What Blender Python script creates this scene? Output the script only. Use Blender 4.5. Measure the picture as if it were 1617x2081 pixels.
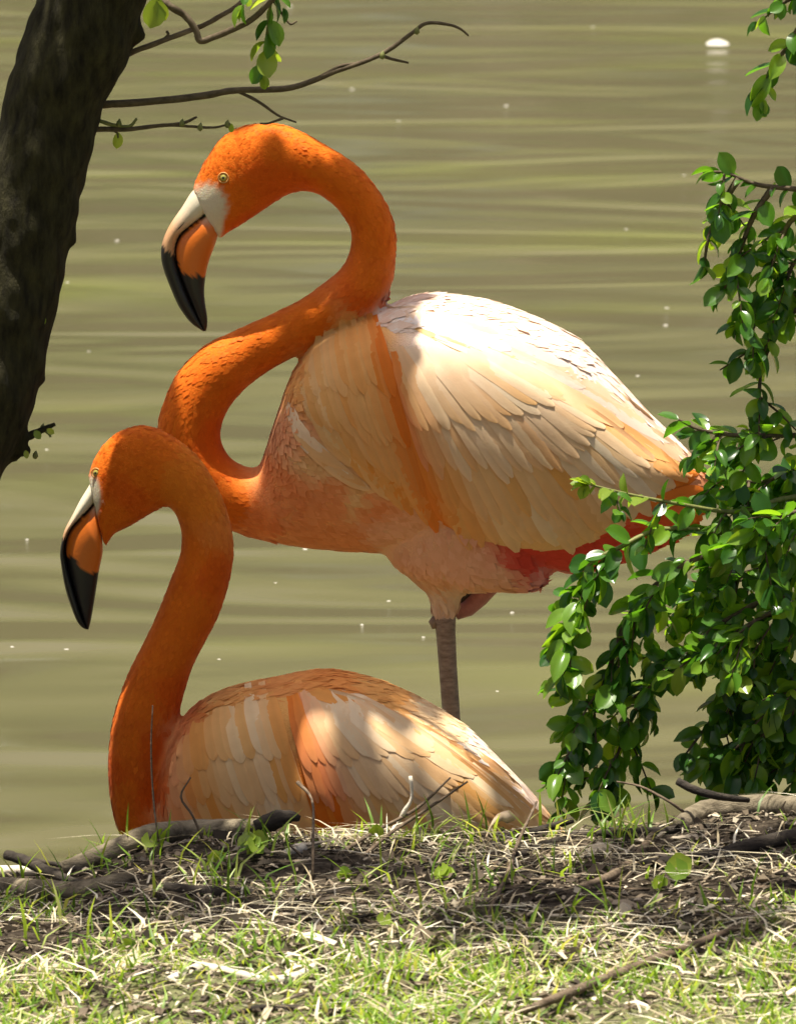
import bpy, bmesh, math, random
import numpy as np
from mathutils import Vector, Matrix
from mathutils.bvhtree import BVHTree

random.seed(7); rng = np.random.default_rng(7)
for o in list(bpy.data.objects): bpy.data.objects.remove(o)
scene = bpy.context.scene
COL = scene.collection
R = math.radians

# ------------------------------------------------------------------ camera
W, H = 1617.0, 2081.0                 # photograph's pixel grid, used to turn pixels into rays
PITCH, DIST, MPP = R(9.0), 9.0, 0.00065
FPX = DIST / MPP
ZC = 0.47
CAM = Vector((0, -DIST*math.cos(PITCH), ZC + DIST*math.sin(PITCH)))
cam_d = bpy.data.cameras.new('camera'); cam = bpy.data.objects.new('camera', cam_d); COL.objects.link(cam)
cam.location = CAM; cam.rotation_euler = (math.pi/2 - PITCH, 0, 0)
cam_d.sensor_fit = 'HORIZONTAL'; cam_d.sensor_width = 36; cam_d.lens = 36*FPX/W
cam_d.clip_start = 0.1; cam_d.clip_end = 2000
cam_d.dof.use_dof = True; cam_d.dof.focus_distance = 8.75; cam_d.dof.aperture_fstop = 26
scene.camera = cam

# ------------------------------------------------------------------ sky, sun, exposure
SUN = Vector((-0.12, -0.03, 0.99)).normalized()      # towards the sun: high, behind the birds
elev = math.asin(SUN.z); azim = math.atan2(SUN.x, SUN.y)
world = bpy.data.worlds.new('World'); scene.world = world; world.use_nodes = True
wn = world.node_tree.nodes; wl = world.node_tree.links
sky = wn.new('ShaderNodeTexSky'); sky.sky_type = 'NISHITA'; sky.sun_disc = False
sky.sun_elevation = elev; sky.sun_rotation = azim; sky.air_density = 0.5; sky.dust_density = 6.0; sky.ozone_density = 0.5
bg = wn['Background']; bg.inputs['Strength'].default_value = 0.068
wl.new(sky.outputs[0], bg.inputs[0])
sl = bpy.data.lights.new('sun', 'SUN'); sl.energy = 5.0; sl.angle = R(0.53); sl.color = (1, 0.93, 0.80)
so = bpy.data.objects.new('sun', sl); COL.objects.link(so)
so.rotation_euler = (-SUN).to_track_quat('-Z', 'Y').to_euler(); so.location = (0, 5, 12)
vs = scene.view_settings; vs.view_transform = 'Standard'; vs.look = 'None'; vs.gamma = 1; vs.use_curve_mapping = False
vs.exposure = 1.05
scene.render.engine = 'CYCLES'

# ------------------------------------------------------------------ pixel helpers
_c, _s = math.cos(PITCH), math.sin(PITCH)
def ray(u, v):
    x, y = (u-W/2)/FPX, -(v-H/2)/FPX
    return Vector((x, _c + y*_s, -_s + y*_c))
def P(u, v, Y=0.0):                    # point of a pixel's ray on the vertical plane at distance Y
    d = ray(u, v); return CAM + d*((Y-CAM.y)/d.y)
def PZ(u, v, z):                       # point of a pixel's ray at height z
    d = ray(u, v); return CAM + d*((z-CAM.z)/d.z)
def pix(p):
    q = Vector(p) - CAM
    f = q.y*_c - q.z*_s; up = q.y*_s + q.z*_c
    return W/2 + q.x/f*FPX, H/2 - up/f*FPX

def tag(o, label=None, cat=None, group=None, kind=None):
    if label: o['label'] = label
    if cat: o['category'] = cat
    if group: o['group'] = group
    if kind: o['kind'] = kind
    return o
def empty(name, loc):
    o = bpy.data.objects.new(name, None); o.location = loc; o.empty_display_size = 0.05
    COL.objects.link(o); return o
def mesh_from(name, verts, faces, mat=None, smooth=True, colors=None):
    me = bpy.data.meshes.new(name)
    me.from_pydata([tuple(v) for v in verts], [], faces)
    if smooth: me.polygons.foreach_set('use_smooth', [True]*len(me.polygons))
    if colors is not None:
        a = me.color_attributes.new('Col', 'FLOAT_COLOR', 'POINT')
        c = np.ones((len(verts), 4), np.float32); colors = np.asarray(colors); c[:, :colors.shape[1]] = colors
        a.data.foreach_set('color', c.ravel())
    if mat: me.materials.append(mat)
    me.update(); return me
def obj(name, verts, faces, mat, parent=None, smooth=True, colors=None):
    """mesh object from world-space vertices; under a parent they are made relative to its root"""
    root = parent
    while root is not None and root.parent is not None: root = root.parent
    if root is not None:
        off = np.array(root.location)
        loc = None
    else:
        off = np.array(verts, float).mean(axis=0); off[2] = np.array(verts, float)[:, 2].min()
    vv = np.array(verts, float) - off
    o = bpy.data.objects.new(name, mesh_from(name, vv, faces, mat, smooth, colors))
    if parent is None: o.location = off
    else: o.parent = parent
    COL.objects.link(o); return o
def inst(name, me, M, parent):
    o = bpy.data.objects.new(name, me); COL.objects.link(o)
    if parent is not None:
        o.parent = parent
        M = Matrix.Translation(-parent.location) @ M
    o.matrix_basis = M; return o

def catmull(pts, n):
    """resample a polyline (any dimension) as a Catmull-Rom curve with n samples per span"""
    p = np.array(pts, float); p = np.vstack([2*p[0]-p[1], p, 2*p[-1]-p[-2]])
    out = []
    for i in range(1, len(p)-2):
        for k in range(n):
            t = k/n
            a, b, c, d = p[i-1], p[i], p[i+1], p[i+2]
            out.append(0.5*(2*b+(c-a)*t+(2*a-5*b+4*c-d)*t*t+(3*b-a-3*c+d)*t**3))
    out.append(p[-2]); return np.array(out)
def tube(points, radii, seg=8, cap=True, rough=0.0):
    pts = [Vector(p) for p in points]; n = len(pts); V = []; F = []
    T = [(pts[min(i+1, n-1)]-pts[max(i-1, 0)]).normalized() for i in range(n)]
    up = Vector((0, 0, 1)) if abs(T[0].z) < .8 else Vector((0, 1, 0))
    nx = T[0].cross(up).normalized()
    for i in range(n):
        nx = (nx - T[i]*nx.dot(T[i])).normalized(); ny = T[i].cross(nx)
        for k in range(seg):
            a = 2*math.pi*k/seg
            r = radii[i]*(1 + (random.uniform(-rough, rough) if rough else 0))
            V.append(pts[i] + nx*(math.cos(a)*r) + ny*(math.sin(a)*r))
    for i in range(n-1):
        for k in range(seg):
            F.append((i*seg+k, i*seg+(k+1) % seg, (i+1)*seg+(k+1) % seg, (i+1)*seg+k))
    if cap:
        F.append(tuple(range(seg-1, -1, -1))); F.append(tuple(range((n-1)*seg, n*seg)))
    return V, F
def merge(parts):
    V, F = [], []
    for v, f in parts:
        b = len(V); V += list(v); F += [tuple(i+b for i in q) for q in f]
    return V, F

# ------------------------------------------------------------------ materials
class NT:
    def __init__(s, name):
        s.m = bpy.data.materials.new(name); s.m.use_nodes = True
        s.t = s.m.node_tree; s.n = s.t.nodes; s.b = s.n['Principled BSDF']; s.out = s.n['Material Output']
    def N(s, kind, **kw):
        n = s.n.new('ShaderNode'+kind)
        for k, v in kw.items(): setattr(n, k, v)
        return n
    def L(s, a, b): s.t.links.new(a, b)
    def coord(s, scale=(1, 1, 1), which='Object'):
        c = s.N('TexCoord'); m = s.N('Mapping'); m.inputs['Scale'].default_value = scale
        s.L(c.outputs[which], m.inputs[0]); return m.outputs[0]
    def noise(s, scale, vec=None, detail=4, rough=0.55, dist=0.0):
        n = s.N('TexNoise'); n.inputs['Scale'].default_value = scale; n.inputs['Detail'].default_value = detail
        n.inputs['Roughness'].default_value = rough; n.inputs['Distortion'].default_value = dist
        if vec is not None: s.L(vec, n.inputs['Vector'])
        return n.outputs['Fac']
    def ramp(s, fac, stops):
        r = s.N('ValToRGB'); e = r.color_ramp.elements
        while len(e) < len(stops): e.new(0.5)
        for q, (p, c) in zip(e, stops): q.position = p; q.color = (*c, 1) if len(c) == 3 else c
        s.L(fac, r.inputs[0]); return r.outputs[0]
    def mix(s, fac, a, b, mode='MIX'):
        m = s.N('Mix', data_type='RGBA', blend_type=mode)
        for i, x in ((0, fac), (6, a), (7, b)):
            if isinstance(x, (int, float)): m.inputs[i].default_value = x
            elif isinstance(x, tuple): m.inputs[i].default_value = (*x, 1)
            else: s.L(x, m.inputs[i])
        return m.outputs[2]
    def math(s, op, a, b=0.0):
        m = s.N('Math', operation=op)
        for i, x in ((0, a), (1, b)):
            if isinstance(x, (int, float)): m.inputs[i].default_value = x
            else: s.L(x, m.inputs[i])
        return m.outputs[0]
    def bump(s, h, strength=0.5, dist=0.01):
        b = s.N('Bump'); b.inputs['Strength'].default_value = strength; b.inputs['Distance'].default_value = dist
        s.L(h, b.inputs['Height']); s.L(b.outputs[0], s.b.inputs['Normal']); return b.outputs[0]
    def set(s, **kw):
        for k, v in kw.items():
            i = s.b.inputs[k.replace('_', ' ')]
            if isinstance(v, tuple): i.default_value = (*v, 1) if len(v) == 3 and i.type == 'RGBA' else v
            else: i.default_value = v
    def translucent(s, color, fac):
        t = s.N('BsdfTranslucent')
        if isinstance(color, tuple): t.inputs[0].default_value = (*color, 1)
        else: s.L(color, t.inputs[0])
        m = s.N('MixShader')
        if isinstance(fac, float): m.inputs[0].default_value = fac
        else: s.L(fac, m.inputs[0])
        s.L(s.b.outputs[0], m.inputs[1]); s.L(t.outputs[0], m.inputs[2]); s.L(m.outputs[0], s.out.inputs[0])

def m_plumage(name, sss, scale):
    k = NT(name); a = k.N('VertexColor', layer_name='Col'); v = k.coord()
    n = k.noise(scale, v, 3); n2 = k.noise(28, v, 3)
    c = k.mix(k.math('MULTIPLY', n, 0.35), a.outputs[0], k.mix(1.0, a.outputs[0], (0.62, 0.5, 0.4), 'MULTIPLY'))
    c = k.mix(k.math('MULTIPLY', n2, 0.3), c, k.mix(1.0, c, (0.9, 0.72, 0.55), 'MULTIPLY'))
    k.L(c, k.b.inputs['Base Color'])
    k.set(Roughness=0.75, Sheen_Weight=0.04, Sheen_Roughness=0.5, Specular_IOR_Level=0.12)
    if sss: k.set(Subsurface_Weight=sss, Subsurface_Radius=(1.0, 0.35, 0.12), Subsurface_Scale=0.02)
    k.bump(k.noise(scale*1.3, v, 3, 0.7), 0.5, 0.0025)
    return k.m
def m_feather():
    k = NT('feather_vane'); a = k.N('VertexColor', layer_name='Col'); v = k.coord()
    n = k.noise(60, v, 4)
    c = k.mix(k.math('MULTIPLY', n, 0.45), a.outputs[0], k.mix(1.0, a.outputs[0], (0.8, 0.6, 0.42), 'MULTIPLY'))
    k.L(c, k.b.inputs['Base Color']); k.set(Roughness=0.65, Sheen_Weight=0.04, Specular_IOR_Level=0.15)
    k.bump(k.noise(420, v, 2), 0.15, 0.001)
    t = k.N('BsdfTranslucent'); k.L(c, t.inputs[0]); m = k.N('MixShader'); m.inputs[0].default_value = 0.2
    k.L(k.b.outputs[0], m.inputs[1]); k.L(t.outputs[0], m.inputs[2])
    k.L(m.outputs[0], k.out.inputs[0])
    return k.m
def m_simple(name, c1, c2, scale, rough=0.6, bump=0.3, bdist=0.004, vec=(1, 1, 1), spec=0.4, stops=(0.3, 0.7)):
    k = NT(name); v = k.coord(vec); n = k.noise(scale, v, 6, 0.6)
    k.L(k.ramp(n, [(stops[0], c1), (stops[1], c2)]), k.b.inputs['Base Color'])
    k.set(Roughness=rough, Specular_IOR_Level=spec)
    if bump: k.bump(k.noise(scale*2.2, v, 5, 0.7), bump, bdist)
    return k.m
def m_vcol(name, rough, spec=0.5, coat=0.0):
    k = NT(name); a = k.N('VertexColor', layer_name='Col'); v = k.coord()
    n = k.noise(160, v, 3)
    k.L(k.mix(k.math('MULTIPLY', n, 0.35), a.outputs[0], k.mix(1.0, a.outputs[0], (0.7, 0.6, 0.55), 'MULTIPLY')), k.b.inputs['Base Color'])
    k.set(Roughness=rough, Specular_IOR_Level=spec, Coat_Weight=coat)
    k.bump(k.noise(260, v, 3), 0.2, 0.001); return k.m
def m_leaf(name, stops, trans, tfac, rough=0.26, spec=0.6, vein=True):
    k = NT(name)
    oi = k.N('ObjectInfo'); g = k.N('NewGeometry')
    r = k.math('FRACT', k.math('ADD', oi.outputs['Random'], g.outputs['Random Per Island']))
    c = k.ramp(r, stops)
    n = k.noise(90, k.coord(), 3)
    c = k.mix(k.math('MULTIPLY', n, 0.5), c, k.mix(1.0, c, (0.55, 0.6, 0.5), 'MULTIPLY'))
    k.L(c, k.b.inputs['Base Color']); k.set(Roughness=rough, Specular_IOR_Level=spec)
    t = k.mix(1.0, c, trans, 'MULTIPLY')
    k.translucent(t, tfac); return k.m

M = {}
M['plumage'] = m_plumage('flamingo_plumage', 0.25, 300)
M['feather'] = m_feather()
M['bill'] = m_vcol('flamingo_bill', 0.38, 0.5)
M['shank'] = m_simple('leg_scales', (0.17, 0.11, 0.075), (0.36, 0.27, 0.20), 70, 0.5, 0.6, 0.002, (1, 1, 3))
M['toe'] = m_simple('toe_skin', (0.30, 0.10, 0.09), (0.5, 0.22, 0.2), 60, 0.5, 0.3, 0.001)
M['web'] = m_simple('web_skin', (0.05, 0.035, 0.035), (0.12, 0.08, 0.08), 60, 0.5, 0.3, 0.001)
M['iris'] = m_simple('iris', (0.32, 0.27, 0.05), (0.45, 0.38, 0.10), 300, 0.15, 0)
M['pupil'] = m_simple('pupil', (0.01, 0.01, 0.01), (0.02, 0.02, 0.02), 50, 0.08, 0)
M['eyering'] = m_simple('eye_ring', (0.5, 0.22, 0.05), (0.6, 0.33, 0.1), 400, 0.5, 0.3, 0.0005)
M['bark'] = m_simple('bark', (0.010, 0.008, 0.004), (0.055, 0.050, 0.020), 85, 0.9, 1.0, 0.008, (1, 1, 0.3), 0.2)
M['twig'] = m_simple('twig_bark', (0.05, 0.035, 0.02), (0.13, 0.10, 0.06), 120, 0.8, 0.5, 0.002, spec=0.25)
M['greentwig'] = m_simple('green_twig', (0.10, 0.12, 0.03), (0.22, 0.22, 0.07), 120, 0.6, 0.4, 0.001, spec=0.3)
M['greylog'] = m_simple('grey_log', (0.06, 0.048, 0.030), (0.28, 0.235, 0.16), 60, 0.9, 0.9, 0.005, (0.5, 1, 1), 0.2)
M['darkwood'] = m_simple('dark_wood', (0.015, 0.012, 0.010), (0.06, 0.048, 0.035), 70, 0.85, 0.9, 0.004, (0.5, 1, 1), 0.25)
M['palewood'] = m_simple('bleached_wood', (0.42, 0.36, 0.27), (0.72, 0.66, 0.55), 70, 0.8, 0.6, 0.003, (0.4, 1, 1), 0.3)
M['brownwood'] = m_simple('brown_wood', (0.06, 0.04, 0.025), (0.20, 0.15, 0.10), 70, 0.85, 0.8, 0.004, (0.5, 1, 1), 0.25)
M['down'] = m_simple('white_down', (0.42, 0.40, 0.34), (0.60, 0.58, 0.52), 90, 0.6, 0.4, 0.002)
M['pod'] = m_simple('dry_pod', (0.42, 0.30, 0.18), (0.62, 0.48, 0.32), 90, 0.7, 0.4, 0.002)
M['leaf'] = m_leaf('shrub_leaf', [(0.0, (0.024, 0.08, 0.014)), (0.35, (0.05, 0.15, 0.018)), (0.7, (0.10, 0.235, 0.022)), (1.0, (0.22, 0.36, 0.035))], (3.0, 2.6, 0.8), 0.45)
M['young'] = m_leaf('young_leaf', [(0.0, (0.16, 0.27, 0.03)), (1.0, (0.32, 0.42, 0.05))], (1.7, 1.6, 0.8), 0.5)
M['crown'] = m_leaf('crown_leaf', [(0.0, (0.03, 0.08, 0.015)), (1.0, (0.10, 0.18, 0.03))], (2.5, 2.2, 0.8), 0.3)
M['grass'] = m_leaf('grass_blade', [(0.0, (0.09, 0.19, 0.02)), (0.5, (0.22, 0.37, 0.045)), (0.85, (0.36, 0.47, 0.09)), (1.0, (0.55, 0.56, 0.22))], (1.9, 1.7, 0.8), 0.42, 0.45, 0.35)
M['straw'] = m_leaf('dry_straw', [(0.0, (0.34, 0.27, 0.16)), (0.5, (0.64, 0.55, 0.38)), (1.0, (0.82, 0.76, 0.62))], (1.1, 1.0, 0.9), 0.2, 0.6, 0.3)
M['litter'] = m_leaf('wood_litter', [(0.0, (0.025, 0.019, 0.013)), (0.45, (0.095, 0.07, 0.047)), (0.8, (0.25, 0.195, 0.135)), (1.0, (0.55, 0.47, 0.36))], (1.0, 1.0, 1.0), 0.03, 0.8, 0.25)

def m_ground():
    k = NT('soil'); v = k.coord()
    n = k.noise(9, v, 8, 0.7); n2 = k.noise(70, v, 6, 0.7)
    c = k.ramp(n, [(0.3, (0.030, 0.022, 0.015)), (0.55, (0.075, 0.055, 0.037)), (0.75, (0.13, 0.10, 0.068))])
    c = k.mix(k.ramp(n2, [(0.45, (0, 0, 0)), (0.7, (1, 1, 1))]), c, (0.20, 0.16, 0.11))
    sp_ = k.N('SeparateXYZ'); k.L(v, sp_.inputs[0])
    lawn = k.math('ADD', k.math('MULTIPLY', sp_.outputs[1], -3.0), k.math('ADD', k.math('MULTIPLY', k.noise(7, v, 5), 2.0), -5.2)); lawn.node.use_clamp = True
    c = k.mix(lawn, c, k.ramp(n2, [(0.3, (0.13, 0.16, 0.05)), (0.65, (0.42, 0.42, 0.20))]))
    k.L(c, k.b.inputs['Base Color']); k.set(Roughness=0.95, Specular_IOR_Level=0.2)
    k.bump(k.noise(90, v, 8, 0.75), 1.0, 0.02); return k.m
M['soil'] = m_ground()
def m_water():
    k = NT('pond_water')
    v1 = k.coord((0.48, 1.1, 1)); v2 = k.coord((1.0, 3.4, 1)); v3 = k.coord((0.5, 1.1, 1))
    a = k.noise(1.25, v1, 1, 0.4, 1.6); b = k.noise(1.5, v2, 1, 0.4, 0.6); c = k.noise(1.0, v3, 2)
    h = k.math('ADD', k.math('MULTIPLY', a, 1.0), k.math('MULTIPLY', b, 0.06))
    k.L(k.ramp(c, [(0.3, (0.090, 0.083, 0.042)), (0.55, (0.104, 0.095, 0.048)), (0.72, (0.120, 0.122, 0.042))]), k.b.inputs['Base Color'])  # green stop paints foliage reflections into the water's base colour
    k.set(Roughness=0.16, IOR=1.33, Specular_IOR_Level=0.5)
    k.bump(h, 0.8, 0.10); return k.m
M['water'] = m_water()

# ------------------------------------------------------------------ the ground and the pond
RIDGE_Y = -0.85
_rx, _rz = [], []
for u, v in [(-900, 1800), (-400, 1800), (0, 1785), (120, 1768), (200, 1752), (300, 1722), (420, 1712), (600, 1704), (800, 1700), (1000, 1700), (1150, 1695), (1300, 1688), (1420, 1672), (1500, 1655), (1617, 1640), (2000, 1620), (2600, 1620)]:
    p = P(u, v, RIDGE_Y); _rx.append(p.x); _rz.append(p.z)
def sm(t): t = np.clip(t, 0, 1); return t*t*(3-2*t)
def wav(x, y, f, p): return np.sin(x*f+p)*np.cos(y*f*1.13+p*1.7)
def ground(x, y):
    x = np.asarray(x, float); y = np.asarray(y, float)
    z = np.interp(x, _rx, _rz)
    fr = np.clip(RIDGE_Y - y, 0, None)
    near = np.exp(-np.clip(np.abs(x)-1, 0, None)/4) * np.exp(-np.clip(fr-3, 0, None)/5)
    detail = 0.010*wav(x, y, 9, .3)+0.007*wav(x, y, 21, 1.1)+0.005*wav(x+y*.4, y-x*.3, 43, 2.0)
    top = z + 0.012*np.sin(fr*2.2) + detail*near*sm(fr*5+.3)
    t = sm((y-RIDGE_Y)/0.34)                     # the short slope down to the water's edge
    low = 0.045 - 0.17*sm((y+0.42)/0.40)
    zz = np.where(y > RIDGE_Y, top*(1-t) + low*t, top)
    deep = sm((y-0.4)/6)
    zz = zz - 0.9*deep
    far = sm((y-33)/5)
    return zz*(1-far) + far*(0.6 + (y-36)*0.12)
def axis(lo, hi, flo, fhi, step):
    core = np.arange(flo, fhi+1e-6, step); out = [core]
    d = step
    a = []; x = flo
    while x > lo: d *= 1.28; x -= d; a.append(max(x, lo))
    d = step; b = []; x = fhi
    while x < hi: d *= 1.28; x += d; b.append(min(x, hi))
    return np.concatenate([np.array(a[::-1]), core, np.array(b)])
gx = axis(-160, 160, -0.85, 0.85, 0.014); gy = axis(-60, 160, -2.6, 0.25, 0.014)
X, Y = np.meshgrid(gx, gy); Z = ground(X, Y)
nx, ny = len(gx), len(gy)
V = np.stack([X.ravel(), Y.ravel(), Z.ravel()], 1)
idx = np.arange(nx*ny).reshape(ny, nx)
F = np.stack([idx[:-1, :-1], idx[:-1, 1:], idx[1:, 1:], idx[1:, :-1]], -1).reshape(-1, 4).tolist()
g = bpy.data.objects.new('ground', mesh_from('ground', V, F, M['soil'])); COL.objects.link(g)
tag(g, 'dark soil bank sloping down to the pond', kind='structure')
wx = np.linspace(-120, 120, 3)
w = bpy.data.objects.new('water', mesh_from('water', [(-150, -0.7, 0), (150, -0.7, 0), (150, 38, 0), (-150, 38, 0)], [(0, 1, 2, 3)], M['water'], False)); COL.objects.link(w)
tag(w, 'murky olive pond water with soft ripples', kind='structure')

# woodland on the far shore, above the frame, seen as reflections in the pond
fv, ff = [], []
for i in range(9000):
    x = rng.uniform(-30, 30); y = rng.uniform(38, 56)
    top = 9 + (y-38)*.7 + 2.5*math.sin(x*.35) + 2*math.sin(x*.9+1) + (y-38)*.5
    z = 0.8 + rng.uniform(0, 1)**0.8*top
    s = rng.uniform(.35, .9); n = Vector(rng.normal(size=3)).normalized(); a = n.orthogonal().normalized(); b = n.cross(a)
    b0 = len(fv); c = Vector((x, y, z))
    fv += [c+a*s, c+b*s*.7, c-a*s, c-b*s*.6]; ff.append((b0, b0+1, b0+2, b0+3))
wd = obj('woodland', fv, ff, M['crown'], None, False)
tag(wd, 'far-off wood on the opposite shore of the pond', 'wood', kind='stuff')

# ------------------------------------------------------------------ flamingos
def sweep_pairs(pairs, n=4, seg=24, wf=0.95):
    """elliptical sections between paired outline pixels: (u1,v1,u2,v2[,half depth])"""
    q = []
    for a in pairs:
        hw = a[4] if len(a) > 4 else wf*0.5*math.hypot(a[2]-a[0], a[3]-a[1])
        q.append([a[0], a[1], a[2], a[3], hw, a[5] if len(a) > 5 else 0.0])
    q = catmull(q, n); V = []; F = []
    for r in q:
        c = np.array([(r[0]+r[2])/2, (r[1]+r[3])/2]); h = np.array([(r[0]-r[2])/2, (r[1]-r[3])/2])
        for k in range(seg):
            t = 2*math.pi*k/seg; p = c + h*math.cos(t)
            V.append((p[0], r[5] + r[4]*math.sin(t), -p[1]))
    m = len(q)
    for i in range(m-1):
        for k in range(seg):
            F.append((i*seg+k, i*seg+(k+1) % seg, (i+1)*seg+(k+1) % seg, (i+1)*seg+k))
    F.append(tuple(range(seg-1, -1, -1))); F.append(tuple(range((m-1)*seg, m*seg)))
    return V, F
def torso(stations, n=3, seg=32, ex=2.35):
    q = catmull(stations, n); V = []; F = []
    for u, t, b, hw in q:
        for k in range(seg):
            a = 2*math.pi*k/seg; ca, sa = math.cos(a), math.sin(a)
            e = 2/ex
            cz = math.copysign(abs(ca)**e, ca); cy = math.copysign(abs(sa)**e, sa)
            V.append((u, hw*cy, -((t+b)/2 - (b-t)/2*cz)))
    m = len(q)
    for i in range(m-1):
        for k in range(seg):
            F.append((i*seg+k, i*seg+(k+1) % seg, (i+1)*seg+(k+1) % seg, (i+1)*seg+k))
    F.append(tuple(range(seg-1, -1, -1))); F.append(tuple(range((m-1)*seg, m*seg)))
    return V, F
def remesh(parts, voxel, smooth_it):
    V, F = merge(parts)
    o = bpy.data.objects.new('tmp', mesh_from('tmp', V, F)); COL.objects.link(o)
    bm = bmesh.new(); bm.from_mesh(o.data); bmesh.ops.recalc_face_normals(bm, faces=bm.faces); bm.to_mesh(o.data); bm.free()
    m = o.modifiers.new('r', 'REMESH'); m.mode = 'VOXEL'; m.voxel_size = voxel
    s = o.modifiers.new('s', 'SMOOTH'); s.factor = 0.5; s.iterations = smooth_it
    dg = bpy.context.evaluated_depsgraph_get(); e = o.evaluated_get(dg); me = e.to_mesh()
    co = np.empty(len(me.vertices)*3); me.vertices.foreach_get('co', co); co = co.reshape(-1, 3)
    fs = [tuple(p.vertices) for p in me.polygons]
    e.to_mesh_clear(); tm = o.data; bpy.data.objects.remove(o); bpy.data.meshes.remove(tm)
    return co, fs
def idw(pts, ctrl, power=5):
    c = np.array([[a[0], a[1]] for a in ctrl], float); col = np.array([a[2] for a in ctrl], float)
    d = np.linalg.norm(pts[:, None, :]-c[None], axis=2)+4
    w_ = d**-power; return (w_[:, :, None]*col[None]).sum(1)/w_.sum(1)[:, None]

class Bird:
    def __init__(s, Y0, base_px):
        s.Y0 = Y0; s.k = (P(900, 1040, Y0)-P(800, 1040, Y0)).length/100
        s.root = None
    def world(s, pts):                      # local (u, depth, -v) to the world
        out = np.empty((len(pts), 3))
        for i, (u, d, z) in enumerate(pts):
            p = P(u, -z, s.Y0); out[i] = (p.x, s.Y0+d*s.k, p.z)
        return out
    def setbody(s, co, fs):
        s.co, s.fs = co, fs
        s.bvh = BVHTree.FromPolygons([tuple(c) for c in co], fs)
    def add_surface(s, V, F):
        co = np.vstack([s.co, np.array(V)]); n = len(s.co)
        s.co = co; s.fs = s.fs + [tuple(i+n for i in f) for f in F]
        s.bvh = BVHTree.FromPolygons([tuple(c) for c in s.co], s.fs)
    def hit(s, u, v):
        r = s.bvh.ray_cast(Vector((u, -2000, -v)), Vector((0, 1, 0)))
        return (r[0].y, r[1]) if r[0] is not None else (None, None)

CREAM = (0.84, 0.54, 0.24); TAN = (0.82, 0.42, 0.13); ORANGE = (0.80, 0.22, 0.02); LIGHT = (0.88, 0.66, 0.40)
PINKW = (0.90, 0.76, 0.66); SALMON = (0.83, 0.33, 0.12); NECK = (0.78, 0.17, 0.007); RED = (0.72, 0.075, 0.04)
NECKD = (0.74, 0.125, 0.005); FACE = (0.74, 0.68, 0.52); THIGH = (0.85, 0.48, 0.27); AMBER = (0.79, 0.215, 0.015)

def wing_shell(b, outline, center, bulge, lobes):
    o = catmull(outline + [outline[0]], 3)[:-1]; n = len(o)
    ks = [1.0, .985, .96, .92, .86, .78, .68, .56, .44, .3, .15]
    V, F = [], []; last = -60
    c = np.array(center, float)
    def point(p, k):
        d, nn = b.hit(*p)
        if d is None:
            q = p.copy()
            for _ in range(14):
                q = q + (c-q)*0.02; d, nn = b.hit(*q)
                if d is not None: break
            d = (d if d is not None else -20)
        off = -5 + (bulge+5)*float(sm((1-k)/0.16))
        for (l0, l1, wd_, dep) in lobes:
            a, e = np.array(l0, float), np.array(l1, float); t = np.clip(np.dot(p-a, e-a)/np.dot(e-a, e-a), 0, 1)
            off -= dep*math.exp(-(np.linalg.norm(p-(a+(e-a)*t))/wd_)**2)*float(sm((1-k)/0.1))
        return (p[0], d-off, -p[1])
    for k in ks:
        for p in o: V.append(point(c+(p-c)*k, k))
    V.append(point(c, 0))
    for r in range(len(ks)-1):
        for i in range(n):
            F.append((r*n+i, r*n+(i+1) % n, (r+1)*n+(i+1) % n, (r+1)*n+i))
    L = (len(ks)-1)*n
    for i in range(n): F.append((L+i, L+(i+1) % n, len(V)-1))
    V = np.array(V)
    for _ in range(3):                         # relax the depth a little
        for r in range(1, len(ks)-1):
            a = V[r*n:(r+1)*n, 1]
            V[r*n:(r+1)*n, 1] = 0.5*a + 0.125*(np.roll(a, 1)+np.roll(a, -1)+V[(r-1)*n:r*n, 1]+V[(r+1)*n:(r+2)*n, 1])
    return V, F

def feather(b, pts, width, colour, lift, parent, tilt=3.0, tipcol=None, edge=1.04):
    """one vane laid over the plumage: pts = centre line in pixels"""
    c = catmull(pts, 5); n = len(c); V, C, F = [], [], []
    prof = lambda t: (0.45+0.55*float(sm(t/0.35))) * (1 if t < .72 else math.sqrt(max(0.02, 1-((t-.72)/.285)**2)))
    last = None
    cross = (-1, -0.5, 0, 0.5, 1)
    for i in range(n):
        t = i/(n-1); tg = c[min(i+1, n-1)]-c[max(i-1, 0)]; tg = tg/(np.linalg.norm(tg)+1e-9); nr = np.array([-tg[1], tg[0]])
        hw = width*0.5*prof(t)
        d0, _ = b.hit(*c[i])
        if d0 is None: d0 = last if last is not None else -15
        last = d0
        for x in cross:
            p = c[i] + nr*hw*x
            d, _ = b.hit(*p)
            if d is None or d > d0 + 40: d = d0 + 4*abs(x)
            d = 0.5*d+0.5*d0 if abs(d-d0) > 25 else d
            up = (lift + 1.1*(1-x*x) + tilt*x)*float(sm(t*2.5)) - (1.0 if t == 0 else 0)
            V.append((p[0], d-up, -p[1]))
            col = np.array(colour if tipcol is None else [q*(1-t)+r*t for q, r in zip(colour, tipcol)])
            col = np.clip(col*((edge if abs(x) == 1 else 1.0 if x else 0.95)), 0, .92)
            C.append((*col, (0.05 if abs(x) == 1 else 1.0)*(0.1 if i in (0, n-1) else 0.75 if i in (1, n-2) else 1)))
    m = len(cross)
    for i in range(n-1):
        for k in range(m-1):
            F.append((i*m+k, i*m+k+1, (i+1)*m+k+1, (i+1)*m+k))
    return obj('feather', b.world(V), F, M['feather'], parent, True, np.array(C))

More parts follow.
